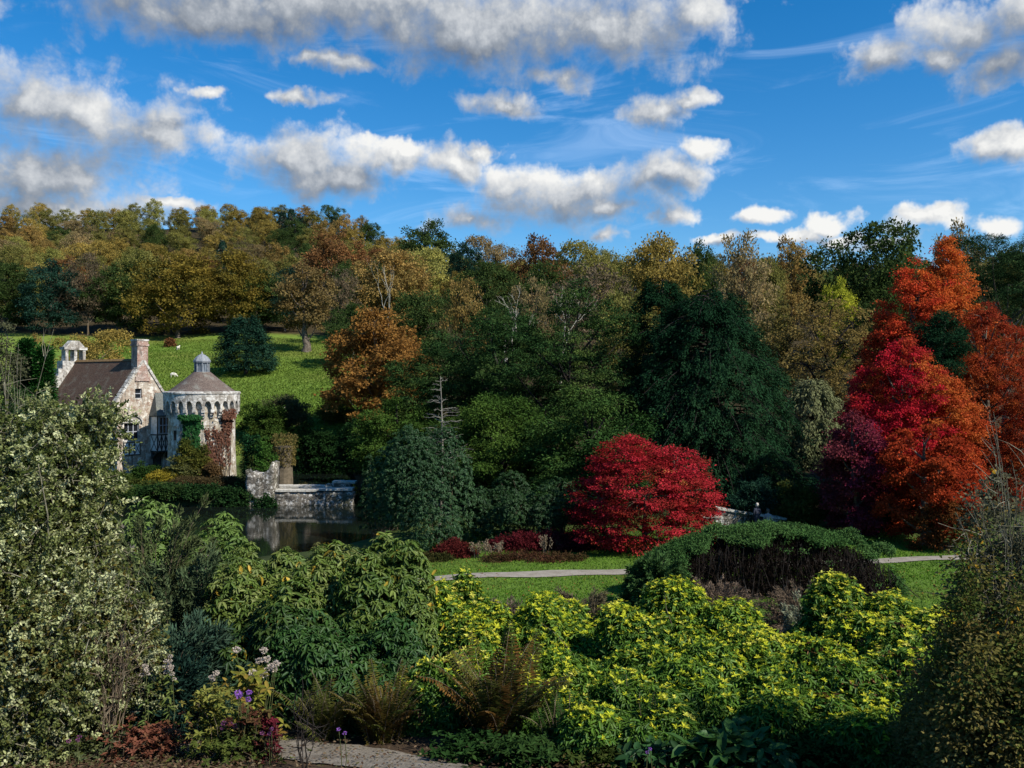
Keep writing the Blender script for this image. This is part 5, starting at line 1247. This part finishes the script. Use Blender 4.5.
feathery('low grey-brown heathery bush at the lawn edge left of the evergreen mound', 585, 588, 90, 24, [(.09,.075,.05),(.12,.10,.06),(.06,.07,.03)], 335, 220, 18)
feathery('dry tan stems below the hollow of the evergreen mound', 715, 583, 150, 27, [(.12,.085,.06),(.16,.12,.085)], 336, 200, 14)
feathery('dry tan stems below the right half of the evergreen mound hollow', 800, 586, 120, 27, [(.11,.08,.055),(.15,.115,.08)], 346, 180, 14)
feathery('pale grey-green herb clump right of the hollow evergreen mound', 806, 572, 46, 23, [(.18,.20,.13),(.24,.26,.17)], 337, 160, 16)
feathery('dull green sprawling shrub spilling from the left end of the evergreen mound', 655, 552, 70, 36.5, [(.035,.075,.022),(.055,.11,.035),(.08,.14,.05)], 338, 260, 22, L=.22, W=.05)

# tall lichen-covered shrub on the left
LICHENBARK = noise_mat('lichened_bark', [(.07,.065,.045),(.14,.13,.09),(.24,.23,.16)], 7, .95, .3)
def lichen_shrub(label, px, top, wpx, d, seed, ncl=900, dep=.8, nst=60, rf=.34, shape=None):
    """boughs that end in short crooked twigs, each furred with bits of pale lichen and a few green leaves"""
    rng = np.random.default_rng(seed); loc, h = local_h(px, top, d); r = wpx*d/F/2
    lob = tree_lobes(rng, h, r, 0, 22, shape, .42) if shape else dome_lobes(rng, r, r*dep, h, 18, rf)
    c, o = clump_centres(rng, lob, ncl, (.66, 1.02), .3, -.75)
    dv = nrm(o*.8+unit(rng, ncl)*.9+np.array([0, 0, .25])); ln = rng.uniform(.12, .34, ncl); bend = unit(rng, ncl)*.35
    nl = 34; k = np.repeat(np.arange(ncl), nl); m = len(k); s_ = rng.random(m)
    ax = dv[k]+bend[k]*s_[:, None]
    fur = rng.random(ncl)[k]**.6; rad = (.012+.028*rng.random(ncl))[k]*(1.1-.5*s_)
    p = c[k]+ax*(ln[k]*s_)[:, None]+unit(rng, m)*rad[:, None]
    cc = pal(rng, c, seed, 1.6, [(.055,.08,.02),(.14,.165,.055),(.34,.37,.165),(.57,.59,.345)], .18, .9)
    tri = leaves(p, ax*.6+unit(rng, m), unit(rng, m)+np.array([0, 0, .4]), .034*rng.uniform(.6, 1.5, m), .024, cc[k]*rng.uniform(.65, 1.3, (m, 1)), True, .2, .3)
    k2 = np.repeat(np.arange(ncl), 6); m2 = len(k2)
    pp = c[k2]+rng.normal(size=(m2, 3))*.11
    t2 = leaves(pp, unit(rng, m2), unit(rng, m2)+np.array([0, 0, .4]), .055, .028, pal(rng, pp, 9, 2, [(.035,.055,.012),(.07,.085,.02),(.11,.075,.02)], .25), True)
    paths = stems_to(rng, c, nst, .022, spread=r*.3, wob=.3)
    for q in rng.choice(ncl, min(ncl, 700), replace=False):
        tt = np.linspace(-.9, 1, 6)[:, None]; paths.append((c[q]+(dv[q]+bend[q]*tt)*ln[q]*tt-np.array([0, 0, .05])*(tt < 0)*tt**2, np.linspace(.006, .002, 6)))
    return add_plant('lichened_shrub', label, 'shrub', loc, tri, LEAF, paths, LICHENBARK, leafname='lichen_clusters', stemname='branches', sides=4, kids=[('foliage', mesh_quads('lichened_shrub_leaves', *t2[:2], LEAF, t2[2]))])
lichen_shrub('tall pale lichen-covered shrub hiding the lower half of the house', 72, 402, 80, 10.6, 341, 1300, shape='flat')
lichen_shrub('tall lichen-covered shrub left of the one that hides the house', 22, 402, 80, 10.9, 345, 1300, shape='flat')
lichen_shrub('pale lichen-covered shrub at the left picture edge', 4, 445, 150, 10.0, 342, 1500)
lichen_shrub('lower lichen-covered shrub leaning over the bed at the left', 48, 560, 170, 9.9, 343, 1500)
lichen_shrub('lichen-flecked shrub with brown twigs beside the feathery dark shrub', 112, 540, 100, 10.4, 344, 700)

def twiggy(label, px, top, wpx, d, seed, n, mat, r0=.012, side=0, cat_='shrub', name='bare_shrub', leaf=None):
    """a spray of arching bare twigs"""
    rng = np.random.default_rng(seed); loc, h = local_h(px, top, d); r = wpx*d/F/2; paths = []
    for q in range(n):
        a = rng.uniform(0, 2*pi); fr = rng.uniform(.2, 1); tt = np.linspace(0, 1, 9); out = np.array([cos(a)+side, sin(a)*.6, 0])
        c = out*(r*fr*tt**1.4)[:, None]; c[:, 2] = h*rng.uniform(.6, 1)*(1.25*tt-.25*tt**3); c[1:] += np.cumsum(rng.normal(size=(8, 3))*.022, 0)
        paths.append((c, np.linspace(r0, .002, 9)))
        for s in range(5):
            p = c[rng.integers(3, 8)]; dr = nrm(out*.6+unit(rng, 1)[0]+np.array([0, 0, .4])); ln = rng.uniform(.15, .5)
            paths.append((p+dr*(ln*np.linspace(0, 1, 4))[:, None]+np.cumsum(rng.normal(size=(4, 3))*.012, 0), np.linspace(.005, .0015, 4)))
    o = thing(name, label, cat_, loc); part('twigs', tube_mesh(name+'_twigs', paths, mat, 4), o)
    return o
twiggy('grey bare twigs rising in front of the twin cypresses at the left edge', 12, 328, 130, 11.5, 351, 44, LICHENBARK, .009)
twiggy('single arching pale lichened branch in front of the house roof', 88, 362, 60, 11.2, 352, 4, LICHENBARK, .010, .5)
twiggy('brown bare twig tangle at the foot of the lichen-covered shrubs', 112, 610, 90, 9.9, 353, 34, TWIG, .008)
broad('grey_tree', 'grey-green half-bare tree at the left picture edge beside the twin cypresses', 'tree', 4, 318, 60, 62, [(.07,.08,.04),(.11,.11,.06)], 355, 'oval', 14, 320, 60, .4, .16, .1, .0, tr=.2, twigs=90)
broad('shrub', 'dark green needle bush behind the bare twigs at the left edge', 'shrub', 20, 385, 120, 30, [(.02,.045,.016),(.04,.07,.022)], 354, 'round', 12, 320, 80, .3, .12, .05, .0, tr=.1, mat=NEEDLE)

# close brown shrub at the right edge
def right_shrub(label, px, top, wpx, d, seed, n, cols, dep=.7, twigs=40):
    rng = np.random.default_rng(seed); loc, h = local_h(px, top, d); r = wpx*d/F/2
    lob = dome_lobes(rng, r, r*dep, h, 22, .27)[1:]
    tri, c = crown(rng, lob, n, .13, 52, .038, .021, cols, seed, 1.5, .6, .6, .3, -.7, .1, .3, True)
    c2, o2 = clump_centres(rng, lob, 120, (.95, 1.05), 0, -.5)
    t2 = leaves(c2, unit(rng, 120)+np.array([0, 0, -.4]), unit(rng, 120), .06, .035, pal(rng, c2, 2, 2, [(.36,.17,.02),(.42,.28,.03),(.30,.08,.02)], .2), True)
    return add_plant('brown_shrub', label, 'shrub', loc, tri, LEAF, stems_to(rng, c, twigs, .014, spread=r*.3), TWIG, leafname='foliage', stemname='stems', kids=[('orange_leaves', mesh_quads('orange_leaves', *t2[:2], LEAF, t2[2]))])
BR = [(.05,.08,.02),(.09,.12,.028),(.14,.12,.035),(.17,.145,.05),(.12,.15,.06)]
right_shrub('dark bronze-leaved shrub filling the right picture edge', 1004, 540, 150, 7.6, 361, 420, BR)
right_shrub('dark bronze shrub with scattered orange leaves low at the right', 980, 620, 150, 8.0, 362, 420, BR)
right_shrub('sprawling olive shrub spreading left from the bronze ones at the right', 955, 655, 110, 8.8, 366, 360, BR)
right_shrub('olive-brown shrub filling the bottom right corner', 1010, 640, 150, 7.2, 365, 420, BR)
right_shrub('grey-green small-leaved shrub top at the right edge below the red oak', 1012, 462, 110, 8.2, 363, 420, [(.07,.07,.04),(.11,.11,.06),(.16,.16,.10)])
twiggy('long pale arching bare twigs at the right edge in front of the rusty red tree', 1022, 405, 130, 8.0, 364, 36, LICHENBARK, .006, -.35)

# ferns, herbs and flowers by the path
BZ = [(.09,.095,.02),(.11,.09,.022),(.07,.09,.02),(.14,.085,.025)]
def fern(label, px, top, d, seed, n=46, ln=1.0, cols=BZ):
    rng = np.random.default_rng(seed); loc, h = local_h(px, top, d)
    tri, pth = fronds(rng, int(n*1.3), h*ln, h*.14, h*.02, cols, seed, 1.15, 34, .08)
    return add_plant('fern', label, 'fern', loc, tri, LEAF, pth, TWIG, leafname='fronds', stemname='stems', sides=4)
fern('bronze fern arching over the path in front of the dark rhododendron', 385, 678, 10.4, 371, 54)
fern('tall bronze fern with rusty tips at the front of the azaleas', 500, 648, 10.2, 372, 46, .95, [(.09,.08,.02),(.14,.075,.022),(.075,.085,.02)])
fern('olive fern left of the bronze fern beside the path', 325, 680, 10.5, 373, 34, 1.0, [(.07,.08,.02),(.09,.09,.02)])
fern('small green fern low among the dark azaleas', 640, 690, 10.0, 374, 30, 1.0, [(.03,.08,.02),(.045,.10,.025)])
fern('fresh green fern at the bottom of the centre bed', 560, 700, 9.9, 375, 26, 1.0, [(.03,.07,.018),(.06,.09,.02)])
def leafy(label, px, top, wpx, d, cols, seed, L=.09, W=.045, n=260, nleaf=6, elev=.2, name='leafy_plant', mat=LEAF, heads=None, dep=.8):
    rng = np.random.default_rng(seed); loc, h = local_h(px, top, d); r = wpx*d/F/2
    c = np.stack([rng.normal(size=n)*r*.45, rng.normal(size=n)*r*.45*dep, h*rng.random(n)**.7], -1); c[:, :2] *= (1-.35*(c[:, 2:]/h))
    tri = whorls(rng, c, unit(rng, n)*.5+np.array([0, 0, 1.]), nleaf, L, W, elev, pal(rng, c, seed, 3, cols, .2, .7), .25, .2, True, .5)
    return add_plant(name, label, 'plant', loc, tri, mat, stems_to(rng, c, 40, .006, spread=r*.4), TWIG, leafname='foliage', stemname='stems', sides=4)
leafy('broad-leaved green plant at the bottom right of centre', 735, 738, 120, 9.0, [(.03,.085,.018),(.05,.12,.025)], 381, .20, .10, 110, 6, .1, mat=SHINY)
leafy('dark broad-leaved plant at the bottom beside the path', 660, 748, 90, 9.1, [(.015,.05,.014),(.03,.08,.02)], 382, .14, .07, 110, 6, .1, mat=SHINY)
leafy('low green ground plant at the path edge below the tall fern', 470, 738, 110, 9.6, [(.015,.045,.012),(.03,.07,.018)], 383, .07, .035, 260, 6, .2)
leafy('yellow-green bushy herb in the left bed', 212, 690, 66, 9.5, [(.14,.17,.03),(.20,.21,.05),(.22,.16,.04)], 384, .07, .028, 260, 6, .2)
leafy('low red-brown sedum carpet in the left bed', 150, 728, 110, 9.7, [(.14,.05,.03),(.20,.08,.05),(.10,.07,.03)], 385, .05, .026, 420, 6, .4)
leafy('green and crimson foliage clump at the bend of the path', 250, 712, 56, 9.4, [(.04,.09,.02),(.10,.025,.025),(.08,.10,.025)], 386, .06, .03, 260, 6, .3)
leafy('crimson leaved clump ending the left bed at the path', 270, 720, 24, 9.4, [(.11,.015,.025),(.15,.03,.035)], 387, .05, .026, 120, 6, .3)
leafy('low grey-green herb carpet along the front of the left bed', 70, 738, 150, 9.7, [(.05,.07,.025),(.09,.11,.05)], 388, .05, .022, 380, 6, .3)
leafy('mixed low green herbs in front of the feathery shrubs', 230, 735, 110, 9.3, [(.06,.09,.02),(.11,.13,.03)], 389, .05, .024, 300, 6, .3)
leafy('yellowed large leaves over the bushy herb by the white flowers', 250, 672, 60, 10.1, [(.16,.18,.03),(.22,.20,.04),(.26,.13,.03)], 390, .11, .05, 90, 5, .0)
for k, (lab, px, top, w, d, cols) in enumerate([
    ('low dark green carpet right of the path end at the bottom', 530, 742, 120, 9.35, [(.02,.05,.014),(.04,.08,.02)]),
    ('low mixed green carpet under the small green fern', 610, 744, 110, 9.3, [(.03,.06,.014),(.07,.09,.02),(.10,.06,.025)]),
    ('low green carpet right of the broad-leaved plant', 815, 742, 130, 9.3, [(.02,.055,.012),(.05,.09,.02)]),
    ('rusty green carpet at the bottom right before the brown shrub', 900, 742, 120, 9.3, [(.05,.05,.015),(.10,.06,.025),(.04,.08,.02)])]):
    leafy(lab, px, top, w, d, cols, 410+k, .075, .034, 420, 6, .2)
def flowers(name, label, px, top, d, seed, nst, spread, cols, hr=.035, leafc=None, per=46, fl=.02, lowfrac=.6, tiers=1):
    rng = np.random.default_rng(seed); loc, h = local_h(px, top, d); o = thing(name, label, 'flower', loc); st, lf = [], []; hr *= .72; fl *= .8
    for q in range(nst):
        tp = np.array([rng.normal()*spread, rng.normal()*spread*.7, h*rng.uniform(lowfrac, 1)]); b = tp*np.array([.35, .35, 0])
        c = np.stack([b, (b+tp)/2+rng.normal(size=3)*.02, tp]); st.append((c, [.005, .004, .003])); hd = []
        for tz in range(tiers):
            ctr = tp-np.array([0, 0, tz*hr*2.3])+rng.normal(size=3)*hr*(.6 if tz else 0)
            p = ctr+unit(rng, per)*(hr*rng.uniform(.5, 1, per))[:, None]*np.array([1, 1, .7])
            hd.append(leaves(p, nrm(p-ctr)+unit(rng, per)*.4, unit(rng, per)+np.array([0, 0, .5]), fl, fl*.8, pal(rng, p, 3, 9, cols, .2)))
        t = cat(hd); part('flower_head', mesh_quads(name+'_head', *t[:2], LEAF, t[2]), o)
        if leafc is not None:
            m = 16; f = rng.uniform(.15, .9, m); p = b+(tp-b)*f[:, None]
            lf.append(leaves(p, unit(rng, m)*np.array([1, 1, .3])+np.array([0, 0, -.1]), unit(rng, m)*.4+np.array([0, 0, 1.]), .09, .028, pal(rng, p, 2, 3, leafc, .2), True))
    part('stems', tube_mesh(name+'_stems', st, noise_mat('flower_stem', [(.05,.06,.02),(.09,.10,.035)], 4, .8, 0), 4), o)
    if lf: t = cat(lf); part('foliage', mesh_quads(name+'_foliage', *t[:2], LEAF, t[2]), o)
WH = [(.50,.42,.34),(.62,.54,.46),(.45,.33,.28)]; PU = [(.24,.09,.40),(.33,.15,.50),(.20,.06,.34)]; PI_ = [(.24,.09,.20),(.17,.05,.13)]
flowers('white_flowers', 'cluster of fading cream flower heads in front of the yellow-flecked rhododendron', 258, 648, 10.2, 391, 12, .16, WH, .05, None, 60, .028, .72)
flowers('white_flowers', 'small pale flower cluster left of the fading cream heads', 216, 672, 10.2, 392, 4, .06, WH, .035, None, 50, .022, .85)
flowers('tall_herb', 'left tall pale-topped herb in front of the dark spiky shrub', 146, 664, 9.9, 393, 2, .02, WH, .028, [(.10,.15,.04),(.14,.19,.06)], 40, .02, .9, 3)
flowers('tall_herb', 'right taller pale-topped herb in front of the dark spiky shrub', 167, 654, 9.9, 394, 3, .03, WH, .026, [(.10,.15,.04),(.17,.20,.05)], 40, .02, .85, 4)
flowers('purple_flowers', 'brightest violet flower heads beside the bushy herb', 241, 692, 9.3, 395, 5, .06, PU, .035, None, 60, .022, .9)
flowers('purple_flowers', 'dull mauve flower heads low in the left bed', 224, 722, 9.3, 396, 4, .08, PI_, .03, None, 50, .02, .8)
flowers('purple_flowers', 'mauve flower heads above the crimson clump at the path', 269, 724, 9.2, 397, 3, .05, PI_, .02, None, 50, .02, .8)
flowers('purple_flowers', 'lone violet verbena stalk standing before the garden path', 343, 722, 9.0, 398, 2, .04, PU, .022, None, 40, .016, .8)
flowers('purple_flowers', 'small lilac heads at the lower left picture edge', 10, 706, 9.3, 399, 3, .10, PU, .022, None, 40, .016, .7)
flowers('purple_flowers', 'purple heads at the bottom left before the lichened shrub', 76, 738, 9.3, 400, 3, .05, PI_, .024, None, 40, .018, .8)
flowers('purple_flowers', 'single lilac head before the dark azaleas at the bottom', 650, 748, 8.6, 401, 2, .03, PU, .018, None, 40, .014, .9)
twiggy('thin dark seed-head stalks standing before the path', 303, 690, 36, 9.0, 402, 7, DARKSTEM, .005, name='dry_stalks', cat_='plant')

# fallen leaves and grass: nobody could count them
rng = np.random.default_rng(500); m = 20000
x = rng.uniform(-6.2, 2.5, m); y = rng.uniform(7.6, 10.6, m); ok = (x < -2.6) | (rng.random(m) < .14); x, y = x[ok], y[ok]; m = len(x)
p = np.stack([x, y, H(x, y)+.045+rng.random(m)*.02], -1)
t = leaves(p, unit(rng, m)*np.array([1, 1, .15]), unit(rng, m)*.45+np.array([0, 0, 1.]), .042*rng.uniform(.5, 1.4, m), .024, pal(rng, p, 5, 2, [(.04,.025,.018),(.10,.06,.035),(.20,.14,.09),(.07,.08,.03),(.10,.04,.025)], .3, .8), True, .2, -.15)
structure('leaf_litter', mesh_quads('leaf_litter', *t[:2], LEAF, t[2]), 'stuff')
m = 2600; x = rng.uniform(-9, 22, m); y = rng.uniform(38, 56, m); p = np.stack([x, y, H(x, y)+.07], -1); p = p[lown(p, 12, .4)+rng.normal(size=m)*.4 > .1]; m = len(p)
t = leaves(p, unit(rng, m)*np.array([1, 1, .2]), unit(rng, m)*.3+np.array([0, 0, 1.]), .11, .08, pal(rng, p, 5, 2, [(.16,.03,.02),(.22,.10,.03),(.16,.11,.05)], .3, .8))
structure('fallen_leaves', mesh_quads('fallen_leaves', *t[:2], LEAF, t[2]), 'stuff')
m = 60000; x = rng.uniform(-5.5, 24, m); y = rng.uniform(35, 57, m); z = H(x, y)
dpath = np.abs(y-np.interp(x, [-22,-14,-4,6,14,24,36], [40.5,41.5,43,44.6,46.5,48.5,50.5])); ok = dpath > .75; x, y, z = x[ok], y[ok], z[ok]; m = len(x)
p = np.stack([x, y, z-.01], -1)
t = leaves(p, unit(rng, m)*.5+np.array([0, 0, 1.]), unit(rng, m), .11*rng.uniform(.5, 1.2, m), .05, pal(rng, p, 6, .5, [(.06,.13,.014),(.10,.20,.022),(.15,.19,.04)], .3, .35))
structure('lawn_grass', mesh_quads('lawn_grass', *t[:2], LEAF, t[2]), 'stuff')
m = 90000; y = 108+92*rng.random(m)**1.2; x = rng.uniform(-.50, -.13, m)*y; z = H(x, y); p = np.stack([x, y, z-.02], -1)
t = leaves(p, unit(rng, m)*.6+np.array([0, 0, 1.]), unit(rng, m), .3*rng.uniform(.4, 1.3, m), .16, pal(rng, p, 8, .12, [(.085,.15,.022),(.13,.19,.032),(.18,.20,.055)], .3, .4))
structure('meadow_grass', mesh_quads('meadow_grass', *t[:2], LEAF, t[2]), 'stuff')
